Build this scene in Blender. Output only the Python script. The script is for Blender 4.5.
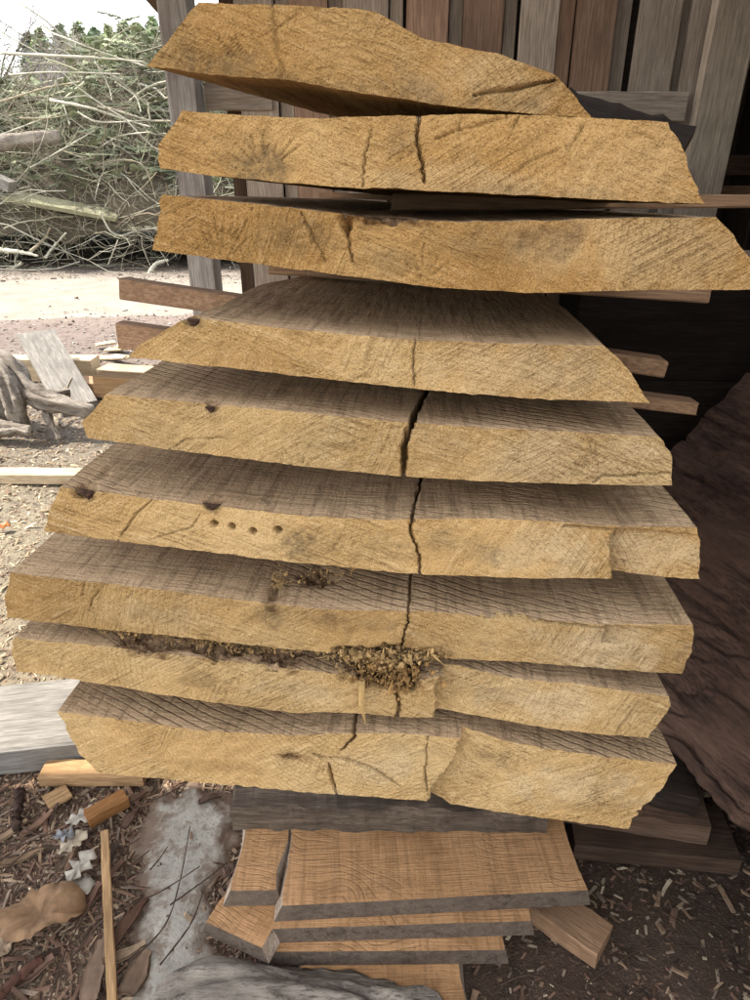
import bpy, bmesh, math, random
import numpy as np
from mathutils import Vector, Matrix

# ------------------------------------------------------------------ scene, camera, light
scene = bpy.context.scene
for o in list(bpy.data.objects):
    bpy.data.objects.remove(o)
col = scene.collection
rng = random.Random(7)
nrg = np.random.RandomState(11)

F_PX = 693.0                       # focal length in pixels of a 750 x 1000 frame (24 mm phone lens)
PITCH = math.radians(26.5)
CAM = np.array([0.0, 0.0, 1.55])
cam = bpy.data.cameras.new('camera')
cam.sensor_fit = 'VERTICAL'; cam.sensor_height = 36.0; cam.sensor_width = 27.0
cam.lens = F_PX / 1000 * 36.0
cam.clip_start = 0.02; cam.clip_end = 2000
camo = bpy.data.objects.new('camera', cam); col.objects.link(camo)
camo.location = CAM; camo.rotation_euler = (math.pi / 2 - PITCH, 0, 0)
scene.camera = camo

SUN_EL, SUN_AZ = math.radians(52), math.radians(80)      # azimuth: degrees left of straight ahead
sun_from = Vector((-math.sin(SUN_AZ) * math.cos(SUN_EL), math.cos(SUN_AZ) * math.cos(SUN_EL), math.sin(SUN_EL)))
world = bpy.data.worlds.new('World'); scene.world = world; world.use_nodes = True
wn = world.node_tree; bg = wn.nodes['Background']
sky = wn.nodes.new('ShaderNodeTexSky'); sky.sky_type = 'NISHITA'; sky.sun_disc = False
sky.sun_elevation = SUN_EL; sky.sun_rotation = -SUN_AZ
sky.air_density = 1.0; sky.dust_density = 1.0; sky.ozone_density = 1.0
# thin high cloud whitening the whole dome, broken by soft noise
wtc = wn.nodes.new('ShaderNodeTexCoord'); wno = wn.nodes.new('ShaderNodeTexNoise')
wno.inputs['Scale'].default_value = 2.6; wno.inputs['Detail'].default_value = 6
wrp = wn.nodes.new('ShaderNodeValToRGB'); wrp.color_ramp.elements[0].position = .38; wrp.color_ramp.elements[1].position = .66
wmx = wn.nodes.new('ShaderNodeMix'); wmx.data_type = 'RGBA'
wmx.inputs['B'].default_value = (7.6, 7.4, 7.0, 1)
wn.links.new(wtc.outputs['Generated'], wno.inputs['Vector'])
wn.links.new(wno.outputs['Fac'], wrp.inputs['Fac'])
wsc = wn.nodes.new('ShaderNodeMath'); wsc.operation = 'MULTIPLY_ADD'; wsc.inputs[1].default_value = .45; wsc.inputs[2].default_value = .3
wn.links.new(wrp.outputs['Color'], wsc.inputs[0])
wn.links.new(wsc.outputs[0], wmx.inputs['Factor'])
wn.links.new(sky.outputs['Color'], wmx.inputs['A'])
wn.links.new(wmx.outputs['Result'], bg.inputs['Color'])
bg.inputs['Strength'].default_value = 0.15
sl = bpy.data.lights.new('sun', 'SUN'); sl.energy = 3.4; sl.angle = math.radians(0.6); sl.color = (1, .95, .86)
so = bpy.data.objects.new('sun', sl); col.objects.link(so)
so.rotation_euler = sun_from.to_track_quat('Z', 'Y').to_euler()
scene.view_settings.view_transform = 'Standard'; scene.view_settings.look = 'None'
scene.view_settings.exposure = 1.6; scene.view_settings.gamma = 1
scene.view_settings.use_curve_mapping = False
scene.render.engine = 'CYCLES'

# ------------------------------------------------------------------ pixel rays
def ray(x, y):
    u, v = (x - 375.0) / F_PX, (500.0 - y) / F_PX
    c, s = math.cos(PITCH), math.sin(PITCH)
    return np.array([u, c + v * s, -s + v * c])
def G(x, y, h=0.0):                 # where the pixel's ray meets the level z = h
    r = ray(x, y); t = (h - CAM[2]) / r[2]; return CAM + t * r
def W(x, y, d):                     # where it meets the plane y = d
    r = ray(x, y); return CAM + r * (d / r[1])

# the slab pile's own frame: across, along (away), up
YAW, TILT, LEAN = math.radians(3.9), math.radians(3.1), math.radians(2.5)
D0 = 0.72
ax_u = np.array([math.cos(YAW) * math.cos(LEAN), -math.sin(YAW) * math.cos(LEAN), -math.sin(LEAN)])
ax_a = np.array([math.sin(YAW) * math.cos(TILT), math.cos(YAW) * math.cos(TILT), -math.sin(TILT)])
ax_a -= ax_u * ax_a.dot(ax_u); ax_a /= np.linalg.norm(ax_a)
ax_n = np.cross(ax_u, ax_a)
ORG = np.array([0.0, D0, 1.1])
FRAME = Matrix(((ax_u[0], ax_a[0], ax_n[0], ORG[0]), (ax_u[1], ax_a[1], ax_n[1], ORG[1]),
                (ax_u[2], ax_a[2], ax_n[2], ORG[2]), (0, 0, 0, 1)))
def FP(x, y, Y=0.0):                # pixel -> (X, Z) on the pile's plane at depth Y
    r = ray(x, y); t = (Y - ax_a.dot(CAM - ORG)) / ax_a.dot(r)
    p = CAM + t * r - ORG; return np.array([p.dot(ax_u), p.dot(ax_n)])
def FZ(x, y, Z):                    # pixel -> (X, Y) on the pile's level Z
    r = ray(x, y); t = (Z - ax_n.dot(CAM - ORG)) / ax_n.dot(r)
    p = CAM + t * r - ORG; return np.array([p.dot(ax_u), p.dot(ax_a)])

# ------------------------------------------------------------------ noise
def _h(i, j, k, seed):
    n = (i.astype(np.int64) * 374761393 + j.astype(np.int64) * 668265263 + k.astype(np.int64) * 2147483647 + seed * 1442695041)
    n = (n ^ (n >> 13)) * 1274126177; n = n ^ (n >> 16)
    return (n & 0xFFFF) / 32767.5 - 1.0
def vnoise(p, seed=0):
    i = np.floor(p).astype(np.int64); f = p - i; f = f * f * (3 - 2 * f)
    x, y, z = i[..., 0], i[..., 1], i[..., 2]; fx, fy, fz = f[..., 0], f[..., 1], f[..., 2]
    def L(a, b, t): return a + (b - a) * t
    c = [[[_h(x + a, y + b, z + c_, seed) for c_ in (0, 1)] for b in (0, 1)] for a in (0, 1)]
    q = [[L(c[a][b][0], c[a][b][1], fz) for b in (0, 1)] for a in (0, 1)]
    return L(L(q[0][0], q[0][1], fy), L(q[1][0], q[1][1], fy), fx)
def fbm(p, octv=3, seed=0):
    s, a = 0, 1.0
    for o in range(octv):
        s = s + a * vnoise(p * (2.03 ** o) + 17.3 * o, seed + o); a *= .5
    return s
def sstep(a, b, x):
    t = np.clip((x - a) / (b - a), 0, 1); return t * t * (3 - 2 * t)

# ------------------------------------------------------------------ mesh helpers
def np_mesh(name, V, Fq, mats, fm=None, smooth=True, attrs=None, cols=None):
    """V (n,3), Fq list of (m,k) int arrays with k = 3 or 4"""
    me = bpy.data.meshes.new(name)
    V = np.asarray(V, np.float32)
    Fl = [np.asarray(f, np.int32) for f in (Fq if isinstance(Fq, list) else [Fq]) if len(f)]
    loops = np.concatenate([f.ravel() for f in Fl])
    tot = np.concatenate([np.full(len(f), f.shape[1], np.int32) for f in Fl])
    start = np.concatenate([[0], np.cumsum(tot)[:-1]]).astype(np.int32)
    me.vertices.add(len(V)); me.vertices.foreach_set('co', V.ravel())
    me.loops.add(len(loops)); me.loops.foreach_set('vertex_index', loops)
    me.polygons.add(len(tot)); me.polygons.foreach_set('loop_start', start); me.polygons.foreach_set('loop_total', tot)
    if fm is not None: me.polygons.foreach_set('material_index', np.asarray(fm, np.int32))
    me.polygons.foreach_set('use_smooth', np.full(len(tot), smooth, bool))
    for m in (mats if isinstance(mats, list) else [mats]): me.materials.append(m)
    for k, v in (attrs or {}).items():
        a = me.attributes.new(k, 'FLOAT', 'POINT'); a.data.foreach_set('value', np.asarray(v, np.float32))
    if cols is not None:
        a = me.attributes.new('Col', 'FLOAT_COLOR', 'POINT')
        c = np.ones((len(V), 4), np.float32); c[:, :3] = cols; a.data.foreach_set('color', c.ravel())
    me.update(); me.validate(clean_customdata=False)
    return me
def link(name, me, parent=None, M=None):
    o = bpy.data.objects.new(name, me); col.objects.link(o)
    if parent is not None: o.parent = parent
    if M is not None: o.matrix_local = M
    return o
def tag(o, label=None, cat=None, group=None, kind=None):
    if label: o['label'] = label
    if cat: o['category'] = cat
    if group: o['group'] = group
    if kind: o['kind'] = kind
    return o
def empty(name, loc):
    o = bpy.data.objects.new(name, None); col.objects.link(o); o.location = loc; o.empty_display_size = .1
    return o
def grid_faces(nu, nv, off=0, flip=False):
    a = (np.arange(nu - 1)[:, None] * nv + np.arange(nv - 1)[None, :]).ravel() + off
    f = np.stack([a, a + nv, a + nv + 1, a + 1], 1)
    return f[:, ::-1] if flip else f

def prism_mesh(name, section, L, mat, nseg=8, jit=.0015, bow=0.0, seed=0, taper=None):
    """a sawn length of wood: cross-section (y,z) polygon swept along local X from 0 to L"""
    sec = np.array(section, float); k = len(sec); r = np.random.RandomState(seed + 5)
    rows = []
    for i in range(nseg + 1):
        t = i / nseg; s = sec.copy()
        if taper: s = s * (1 + (np.array(taper) - 1) * t)
        s = s + r.uniform(-jit, jit, s.shape)
        x = np.full((k, 1), L * t)
        if i in (0, nseg): x = x + r.uniform(-jit, jit, x.shape)
        s[:, 1] += bow * 4 * t * (1 - t)
        rows.append(np.hstack([x, s]))
    V = np.vstack(rows); Fs = []
    for i in range(nseg):
        for j in range(k):
            a, b = i * k + j, i * k + (j + 1) % k
            Fs.append((a, b, b + k, a + k))
    c0, c1 = len(V), len(V) + 1
    V = np.vstack([V, rows[0].mean(0), rows[-1].mean(0)])
    T = [(c0, (j + 1) % k, j) for j in range(k)] + [(c1, nseg * k + j, nseg * k + (j + 1) % k) for j in range(k)]
    fm = [0] * len(Fs) + [1 if isinstance(mat, list) and len(mat) > 1 else 0] * len(T)
    return np_mesh(name, V, [np.array(Fs), np.array(T)], mat, fm, smooth=False)
def chamfer(w, h, c=.003):          # rectangle section standing on z = 0, centred in y
    c = min(c, w * .25, h * .25)
    return [(-w/2 + c, 0), (w/2 - c, 0), (w/2, c), (w/2, h - c), (w/2 - c, h), (-w/2 + c, h), (-w/2, h - c), (-w/2, c)]
def axis_matrix(P, Q, up=(0, 0, 1)):
    P, Q, up = Vector(P), Vector(Q), Vector(up)
    x = (Q - P).normalized(); y = up.cross(x).normalized(); z = x.cross(y)
    M = Matrix((x, y, z)).transposed().to_4x4(); M.translation = P
    return M, (Q - P).length
def timber(name, P, Q, w, h, mat, up=(0, 0, 1), parent=None, c=.003, jit=.0015, bow=0, nseg=8, seed=None):
    """a rectangular timber whose underside runs from P to Q"""
    M, L = axis_matrix(P, Q, up)
    me = prism_mesh(name, chamfer(w, h, c), L, mat, nseg, jit, bow, seed if seed is not None else rng.randrange(9999))
    return link(name, me, parent, M)

def tube_arrays(pts, rad, k=6, rough=0.0, seed=0):
    pts = np.asarray(pts, float); n = len(pts); rad = np.asarray(rad, float) * np.ones(n)
    T = np.gradient(pts, axis=0); T /= np.linalg.norm(T, axis=1)[:, None] + 1e-9
    ref = np.array([0, 0, 1.0]) if abs(T[:, 2]).mean() < .8 else np.array([1.0, 0, 0])
    A = np.cross(T, ref); A /= np.linalg.norm(A, axis=1)[:, None] + 1e-9; B = np.cross(T, A)
    th = np.arange(k) / k * 2 * math.pi
    V = pts[:, None, :] + rad[:, None, None] * (np.cos(th)[None, :, None] * A[:, None, :] + np.sin(th)[None, :, None] * B[:, None, :])
    V = V.reshape(-1, 3)
    i = np.arange(n - 1)[:, None] * k; j = np.arange(k)[None, :]
    Fq = np.stack([i + j, i + k + j, i + k + (j + 1) % k, i + (j + 1) % k], -1).reshape(-1, 4)
    return V, Fq
def log_mesh(name, pts, rad, mat, k=28, amp=.02, fr=7.0, seed=0, squash=None, groove=0.0):
    pts = np.asarray(pts, float)
    V, Fq = tube_arrays(pts, rad, k)
    n = len(pts)
    C = np.repeat(pts, k, 0); d = V - C; L = np.linalg.norm(d, axis=1)[:, None] + 1e-9
    th = np.tile(np.arange(k) / k * 2 * math.pi, n)
    s = np.repeat(np.arange(n) / n, k)
    q = np.stack([np.cos(th) * 2.2, np.sin(th) * 2.2, s * fr], 1)
    V = V + d / L * (amp * fbm(q * 1.3, 3, seed)[:, None] + groove * fbm(np.stack([np.cos(th) * 7, np.sin(th) * 7, s * 2.0], 1), 2, seed + 9)[:, None])
    e0 = pts[0] + 0; e1 = pts[-1] + 0
    V = np.vstack([V, V[:k].mean(0), V[(n - 1) * k:n * k].mean(0)])
    c0, c1 = n * k, n * k + 1
    T = [(c0, j, (j + 1) % k) for j in range(k)] + [(c1, (n - 1) * k + (j + 1) % k, (n - 1) * k + j) for j in range(k)]
    fm = [0] * len(Fq) + [1 if isinstance(mat, list) and len(mat) > 1 else 0] * len(T)
    return np_mesh(name, V, [Fq, np.array(T)], mat, fm, smooth=True)

# ------------------------------------------------------------------ materials
def new_mat(name):
    m = bpy.data.materials.new(name); m.use_nodes = True
    nt = m.node_tree; b = nt.nodes['Principled BSDF']; b.inputs['Roughness'].default_value = .85
    b.inputs['Specular IOR Level'].default_value = .25
    return m, nt, b
def N(nt, t, **kw):
    n = nt.nodes.new('ShaderNode' + t)
    for k, v in kw.items():
        if hasattr(n, k) and k not in n.inputs: setattr(n, k, v)
        else: n.inputs[k].default_value = v
    return n
def ramp(nt, fac, stops, interp='LINEAR'):
    n = nt.nodes.new('ShaderNodeValToRGB'); cr = n.color_ramp; cr.interpolation = interp
    while len(cr.elements) < len(stops): cr.elements.new(.5)
    for e, (p, c) in zip(cr.elements, stops):
        e.position = p; e.color = (c, c, c, 1) if isinstance(c, (int, float)) else (*c, 1)
    nt.links.new(fac, n.inputs['Fac']); return n.outputs['Color']
def mix(nt, fac, a, b, mode='MIX'):
    n = nt.nodes.new('ShaderNodeMix'); n.data_type = 'RGBA'; n.blend_type = mode
    for k, v in (('Factor', fac), ('A', a), ('B', b)):
        if isinstance(v, (int, float)): n.inputs[k].default_value = v
        elif isinstance(v, tuple): n.inputs[k].default_value = (*v, 1)
        else: nt.links.new(v, n.inputs[k])
    return n.outputs['Result']
def math_(nt, op, a, b=None):
    n = nt.nodes.new('ShaderNodeMath'); n.operation = op
    for i, v in enumerate((a, b)):
        if v is None: continue
        if isinstance(v, (int, float)): n.inputs[i].default_value = v
        else: nt.links.new(v, n.inputs[i])
    return n.outputs[0]
def coords(nt, scale=(1, 1, 1), rot=(0, 0, 0), rand=True):
    tc = nt.nodes.new('ShaderNodeTexCoord'); v = tc.outputs['Object']
    if rand:
        oi = nt.nodes.new('ShaderNodeObjectInfo'); m = math_(nt, 'MULTIPLY', oi.outputs['Random'], 37.0)
        ad = nt.nodes.new('ShaderNodeVectorMath'); ad.operation = 'ADD'
        nt.links.new(v, ad.inputs[0]); nt.links.new(m, ad.inputs[1]); v = ad.outputs[0]
    mp = nt.nodes.new('ShaderNodeMapping'); mp.inputs['Scale'].default_value = scale; mp.inputs['Rotation'].default_value = rot
    if any(rot): mp.vector_type = 'TEXTURE'; mp.inputs['Scale'].default_value = tuple(1 / q for q in scale)
    nt.links.new(v, mp.inputs['Vector']); return mp.outputs['Vector']
def noise(nt, vec, scale, detail=4, rough=.55, dist=0.0):
    n = nt.nodes.new('ShaderNodeTexNoise'); n.inputs['Scale'].default_value = scale
    n.inputs['Detail'].default_value = detail; n.inputs['Roughness'].default_value = rough; n.inputs['Distortion'].default_value = dist
    nt.links.new(vec, n.inputs['Vector']); return n.outputs['Fac']
def bump(nt, b, h, dist=.002, strength=1.0, prev=None):
    n = nt.nodes.new('ShaderNodeBump'); n.inputs['Distance'].default_value = dist; n.inputs['Strength'].default_value = strength
    nt.links.new(h, n.inputs['Height'])
    if prev is not None: nt.links.new(prev, n.inputs['Normal'])
    nt.links.new(n.outputs['Normal'], b.inputs['Normal']); return n.outputs['Normal']
def attr(nt, name):
    n = nt.nodes.new('ShaderNodeAttribute'); n.attribute_name = name; return n

def wood_mat(name, c1, c2, dark=None, grain=60, saw=0.0, spread=.35, bumpd=.0015, sawdir=0):
    """sawn or weathered timber with its grain along local X"""
    m, nt, b = new_mat(name)
    v = coords(nt, (.06, 1, 1)); vi = coords(nt)
    g1 = noise(nt, v, grain, 6, .62, .4); g2 = noise(nt, v, grain * 4.5, 4, .6)
    big = noise(nt, vi, 5, 4, .6)
    c = ramp(nt, g1, [(.32, c2), (.68, c1)])
    c = mix(nt, ramp(nt, g2, [(.38, .75), (.6, 0.0)]), c, tuple(x * .62 for x in c2))
    dk = dark or tuple(x * .5 for x in c2)
    c = mix(nt, math_(nt, 'MULTIPLY', ramp(nt, big, [(.48, 0.0), (.72, 1.0)]), .6), c, dk)
    oi = nt.nodes.new('ShaderNodeObjectInfo')
    mr = nt.nodes.new('ShaderNodeMapRange'); mr.inputs['To Min'].default_value = 1 - spread; mr.inputs['To Max'].default_value = 1 + spread * .6
    nt.links.new(oi.outputs['Random'], mr.inputs['Value'])
    hs = nt.nodes.new('ShaderNodeHueSaturation'); nt.links.new(mr.outputs[0], hs.inputs['Value']); nt.links.new(c, hs.inputs['Color'])
    nt.links.new(hs.outputs['Color'], b.inputs['Base Color'])
    h = math_(nt, 'ADD', g1, math_(nt, 'MULTIPLY', g2, .7))
    if saw:
        vs = coords(nt, (1, .05, .05), (0, 0, sawdir)); s_ = noise(nt, vs, 190, 2, .5)
        h = math_(nt, 'ADD', h, math_(nt, 'MULTIPLY', s_, saw))
    bump(nt, b, h, bumpd, .9)
    return m

def slab_front_mat(name, light, mid, deep):
    m, nt, b = new_mat(name)
    v = coords(nt)
    big = noise(nt, v, 3.6, 4, .55)
    c = ramp(nt, big, [(.30, deep), (.48, mid), (.72, light)])
    pal = attr(nt, 'pale'); br = noise(nt, v, 14, 4, .6)
    c = mix(nt, math_(nt, 'MULTIPLY', pal.outputs['Fac'], ramp(nt, br, [(.3, .45), (.6, 1.0)])), c, tuple(min(.9, x * y) for x, y in zip(light, (1.06, 1.16, 1.42))))
    # year rings about the pith, only here and there
    ring = attr(nt, 'ring')
    wob = math_(nt, 'MULTIPLY', noise(nt, v, 9, 3, .55), .020)
    rw = math_(nt, 'SINE', math_(nt, 'MULTIPLY', math_(nt, 'ADD', ring.outputs['Fac'], wob), 900.0))
    gate = noise(nt, v, 6.5, 2, .5)
    rg_ = math_(nt, 'MULTIPLY', ramp(nt, rw, [(.55, 0.0), (1.0, 1.0)]), ramp(nt, gate, [(.46, 0.0), (.62, 1.0)]))
    c = mix(nt, math_(nt, 'MULTIPLY', rg_, .34), c, tuple(x * .55 for x in deep))
    # slanting saw scores, direction changing in patches
    s1 = noise(nt, coords(nt, (1, 1, .045), (0, math.radians(58), 0)), 260, 3, .6)
    s2 = noise(nt, coords(nt, (1, 1, .05), (0, math.radians(-72), 0)), 230, 3, .6)
    s3 = noise(nt, coords(nt, (1, 1, .05), (0, math.radians(20), 0)), 240, 3, .6)
    g2 = noise(nt, v, 4.6, 2, .5); g3 = noise(nt, coords(nt, (1.3, 1, 1)), 6.1, 2, .5)
    sm = mix(nt, ramp(nt, g2, [(.44, 0.0), (.56, 1.0)]), s1, s2)
    sm = mix(nt, ramp(nt, g3, [(.54, 0.0), (.62, 1.0)]), sm, s3)
    rough = ramp(nt, noise(nt, v, 8.0, 3, .6), [(.36, .25), (.60, 1.0)])       # smooth here, torn there
    c = mix(nt, math_(nt, 'MULTIPLY', ramp(nt, sm, [(.28, .7), (.47, 0.0)]), rough), c, tuple(x * .55 for x in deep))
    c = mix(nt, math_(nt, 'MULTIPLY', ramp(nt, sm, [(.53, 0.0), (.74, .6)]), rough), c, tuple(min(.9, x * y) for x, y in zip(light, (1.2, 1.26, 1.5))))
    # torn fibre ends
    sp = noise(nt, v, 520, 3, .6); sp2 = noise(nt, v, 170, 4, .65)
    c = mix(nt, math_(nt, 'MULTIPLY', ramp(nt, sp2, [(.30, .6), (.43, 0.0)]), rough), c, tuple(x * .42 for x in deep))
    c = mix(nt, ramp(nt, sp, [(.34, .48), (.47, 0.0)]), c, tuple(x * .42 for x in deep))
    c = mix(nt, ramp(nt, sp, [(.56, 0.0), (.70, .50)]), c, tuple(min(.92, x * y) for x, y in zip(light, (1.25, 1.32, 1.6))))
    st = attr(nt, 'stain'); rt = attr(nt, 'rot')
    fine = noise(nt, v, 110, 4, .7)
    c = mix(nt, math_(nt, 'MULTIPLY', st.outputs['Fac'], ramp(nt, fine, [(.36, 0.15), (.58, .9)])), c, (.115, .080, .042))
    c = mix(nt, math_(nt, 'MULTIPLY', rt.outputs['Fac'], ramp(nt, fine, [(.34, .35), (.56, 1.0)])), c, (.085, .036, .014))
    oi = nt.nodes.new('ShaderNodeObjectInfo'); mr = nt.nodes.new('ShaderNodeMapRange'); mr.inputs['To Min'].default_value = .9; mr.inputs['To Max'].default_value = 1.07
    nt.links.new(oi.outputs['Random'], mr.inputs['Value'])
    hs = nt.nodes.new('ShaderNodeHueSaturation'); nt.links.new(mr.outputs[0], hs.inputs['Value']); nt.links.new(c, hs.inputs['Color'])
    nt.links.new(hs.outputs['Color'], b.inputs['Base Color'])
    h = math_(nt, 'ADD', math_(nt, 'MULTIPLY', math_(nt, 'MULTIPLY', sm, rough), 1.2), math_(nt, 'ADD', math_(nt, 'MULTIPLY', math_(nt, 'MULTIPLY', sp2, rough), .9), math_(nt, 'MULTIPLY', sp, .35)))
    bump(nt, b, h, .0068, 1.0)
    b.inputs['Roughness'].default_value = .95; b.inputs['Specular IOR Level'].default_value = .1
    return m

def slab_top_mat(name, light, dark):
    m, nt, b = new_mat(name)
    v = coords(nt)
    # curved saw ripples running aslant the slab
    ww = noise(nt, v, 3.2, 2, .5)
    tc = nt.nodes.new('ShaderNodeTexCoord'); sx = nt.nodes.new('ShaderNodeSeparateXYZ'); nt.links.new(v, sx.inputs[0])
    arc = math_(nt, 'ADD', math_(nt, 'MULTIPLY', sx.outputs['X'], 190.0), math_(nt, 'ADD', math_(nt, 'MULTIPLY', sx.outputs['Y'], 400.0), math_(nt, 'MULTIPLY', ww, 26.0)))
    rip = ramp(nt, math_(nt, 'SINE', arc), [(.45, 0.0), (1.0, 1.0)])
    gate = noise(nt, coords(nt, (1, 1, 1)), 4.0, 3, .5)
    ripg = math_(nt, 'MULTIPLY', rip, ramp(nt, gate, [(.44, 0.05), (.62, .9)]))
    big = noise(nt, v, 6, 5, .6)
    g = noise(nt, coords(nt, (1, .06, 1)), 120, 4, .6); s_ = noise(nt, coords(nt, (.05, 1, 1)), 210, 3, .6)
    c = ramp(nt, big, [(.3, dark), (.7, light)])
    c = mix(nt, math_(nt, 'MULTIPLY', ripg, .50), c, tuple(x * .45 for x in dark))
    c = mix(nt, ramp(nt, g, [(.36, .55), (.5, 0.0)]), c, tuple(x * .45 for x in dark))
    c = mix(nt, ramp(nt, s_, [(.36, .55), (.5, 0.0)]), c, tuple(x * .45 for x in dark))
    sp = noise(nt, v, 260, 3, .7)
    c = mix(nt, ramp(nt, sp, [(.58, 0.0), (.72, .7)]), c, tuple(min(.8, x * 1.7) for x in light))
    c = mix(nt, ramp(nt, sp, [(.30, .7), (.42, 0.0)]), c, tuple(x * .35 for x in dark))
    rt = attr(nt, 'rot'); fine = noise(nt, v, 95, 4, .7)
    c = mix(nt, math_(nt, 'MULTIPLY', rt.outputs['Fac'], ramp(nt, fine, [(.34, .3), (.56, 1.0)])), c, (.10, .045, .02))
    nt.links.new(c, b.inputs['Base Color'])
    h = math_(nt, 'ADD', math_(nt, 'MULTIPLY', ripg, -.45), math_(nt, 'ADD', math_(nt, 'MULTIPLY', g, .5), math_(nt, 'ADD', math_(nt, 'MULTIPLY', s_, .55), math_(nt, 'MULTIPLY', sp, .45))))
    bump(nt, b, h, .004, 1.0)
    b.inputs['Roughness'].default_value = .95; b.inputs['Specular IOR Level'].default_value = .1
    return m

def bark_mat(name, c1, c2, c3, scale=14, stretch=.35, bd=.012):
    m, nt, b = new_mat(name)
    v = coords(nt, (stretch, 1, 1)); vi = coords(nt)
    a = noise(nt, v, scale, 7, .65, .6); f = noise(nt, v, scale * 7, 5, .65); big = noise(nt, vi, 4, 4, .6)
    c = ramp(nt, a, [(.32, c2), (.5, c1), (.68, c3)])
    c = mix(nt, ramp(nt, f, [(.36, .7), (.52, 0.0)]), c, tuple(x * .4 for x in c2))
    c = mix(nt, math_(nt, 'MULTIPLY', ramp(nt, big, [(.45, 0.0), (.65, 1.0)]), .5), c, c3)
    nt.links.new(c, b.inputs['Base Color'])
    bump(nt, b, math_(nt, 'ADD', a, math_(nt, 'MULTIPLY', f, .35)), bd, 1.0)
    return m
def attr_mat(name, var=.35, sc=40, rough=.9, translucent=0.0):
    m, nt, b = new_mat(name)
    v = coords(nt, rand=False); n_ = noise(nt, v, sc, 3, .6)
    a = attr(nt, 'Col')
    c = mix(nt, math_(nt, 'MULTIPLY', ramp(nt, n_, [(.35, 1.0), (.6, 0.0)]), var), a.outputs['Color'], (.03, .022, .014))
    nt.links.new(c, b.inputs['Base Color']); b.inputs['Roughness'].default_value = rough
    return m

# oak / chestnut end faces: the upper three are browner, the lower six a paler gold
M_front_a = slab_front_mat('sawn_end_brown', (.53, .335, .138), (.42, .234, .078), (.285, .150, .045))
M_front_b = slab_front_mat('sawn_end_gold', (.61, .424, .205), (.505, .315, .127), (.365, .208, .073))
M_top = slab_top_mat('sawn_face_grey', (.57, .395, .235), (.38, .248, .138))
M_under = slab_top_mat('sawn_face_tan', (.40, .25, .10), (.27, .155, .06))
M_wane = bark_mat('slab_wane', (.26, .16, .07), (.12, .07, .035), (.38, .25, .12), 30, .2, .004)

M_stick = wood_mat('sticker_brown', (.44, .27, .155), (.29, .165, .09), saw=.8, spread=.25)
M_stickp = wood_mat('sticker_pale', (.46, .34, .22), (.33, .22, .13), saw=.6)
M_board_red = wood_mat('wall_board_red', (.52, .335, .225), (.36, .215, .14), dark=(.22, .14, .10), grain=40, spread=.3)
M_board_grey = wood_mat('wall_board_grey', (.56, .46, .36), (.40, .31, .235), dark=(.27, .20, .15), grain=45, spread=.3)
M_paleboard = wood_mat('pale_board', (.66, .54, .41), (.50, .39, .285), grain=45, spread=.1)
M_post = wood_mat('post_weathered', (.60, .55, .49), (.38, .33, .29), dark=(.18, .14, .13), grain=45, spread=.15)
M_dark = wood_mat('timber_dark', (.055, .037, .027), (.03, .02, .014), grain=40)  # near-black, so the right side of the shed stays dark
M_beam = wood_mat('beam_brown', (.19, .12, .08), (.11, .065, .04), grain=40)
M_orange = wood_mat('lumber_face', (.44, .245, .125), (.33, .165, .075), dark=(.26, .12, .05), grain=70, saw=1.1, sawdir=.25, spread=.18)
M_greyend = wood_mat('lumber_end_grey', (.115, .085, .068), (.062, .044, .035), grain=110, saw=.5, spread=.15)
M_char = wood_mat('charred_grey', (.20, .148, .105), (.085, .060, .042), dark=(.02, .019, .02), grain=60, spread=.1)
M_silver = wood_mat('silver_weathered', (.33, .30, .26), (.19, .17, .145), grain=45, spread=.15)
M_cream = wood_mat('fresh_cream', (.62, .50, .34), (.48, .36, .22), grain=55, spread=.15)
M_mossy = wood_mat('mossy', (.40, .38, .24), (.27, .25, .15), grain=45, spread=.1)
M_tan = wood_mat('offcut_tan', (.52, .33, .165), (.38, .22, .10), grain=60, spread=.2)
M_amber = wood_mat('offcut_amber', (.36, .17, .055), (.23, .10, .03), grain=60, spread=.1)
M_bark = bark_mat('log_bark', (.105, .058, .040), (.035, .020, .014), (.18, .105, .072), 26, .22, .008)
M_drift = bark_mat('driftwood', (.24, .20, .16), (.09, .07, .055), (.33, .285, .23), 30, .16, .006)
M_attr = attr_mat('mixed_litter')
M_twig = attr_mat('twig', .25, 60)
M_leafg = attr_mat('needle_green', .3, 30)

# ------------------------------------------------------------------ ground and other sheets
def ground_h(x, y):
    p = np.stack([np.asarray(x, float) * 3.1, np.asarray(y, float) * 3.1, np.zeros_like(np.asarray(x, float))], -1)
    h = -.012 - .012 * fbm(p, 3, 3)
    far = sstep(9, 13, np.asarray(y, float))
    return np.minimum(h, -.001) - far * 0
def axis_lines(a, b, fine0, fine1, step, grow=1.25):
    c = list(np.arange(fine0, fine1 + 1e-6, step)); s = step
    while c[-1] < b: s *= grow; c.append(min(b, c[-1] + s))
    s = step
    while c[0] > a: s *= grow; c.insert(0, max(a, c[0] - s))
    return np.array(c)
gx = axis_lines(-420, 420, -3.2, 1.8, .03); gy = axis_lines(-60, 700, .3, 5.0, .03)
GX, GY = np.meshgrid(gx, gy, indexing='ij')
GV = np.stack([GX.ravel(), GY.ravel(), ground_h(GX.ravel(), GY.ravel())], 1)
m, nt, b = new_mat('ground')
tc = nt.nodes.new('ShaderNodeTexCoord'); sp = nt.nodes.new('ShaderNodeSeparateXYZ'); nt.links.new(tc.outputs['Object'], sp.inputs[0])
v = coords(nt, rand=False)
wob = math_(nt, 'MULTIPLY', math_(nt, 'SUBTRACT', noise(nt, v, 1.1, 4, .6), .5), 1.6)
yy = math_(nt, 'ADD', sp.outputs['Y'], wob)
yn = math_(nt, 'DIVIDE', yy, 20.0)
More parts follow.
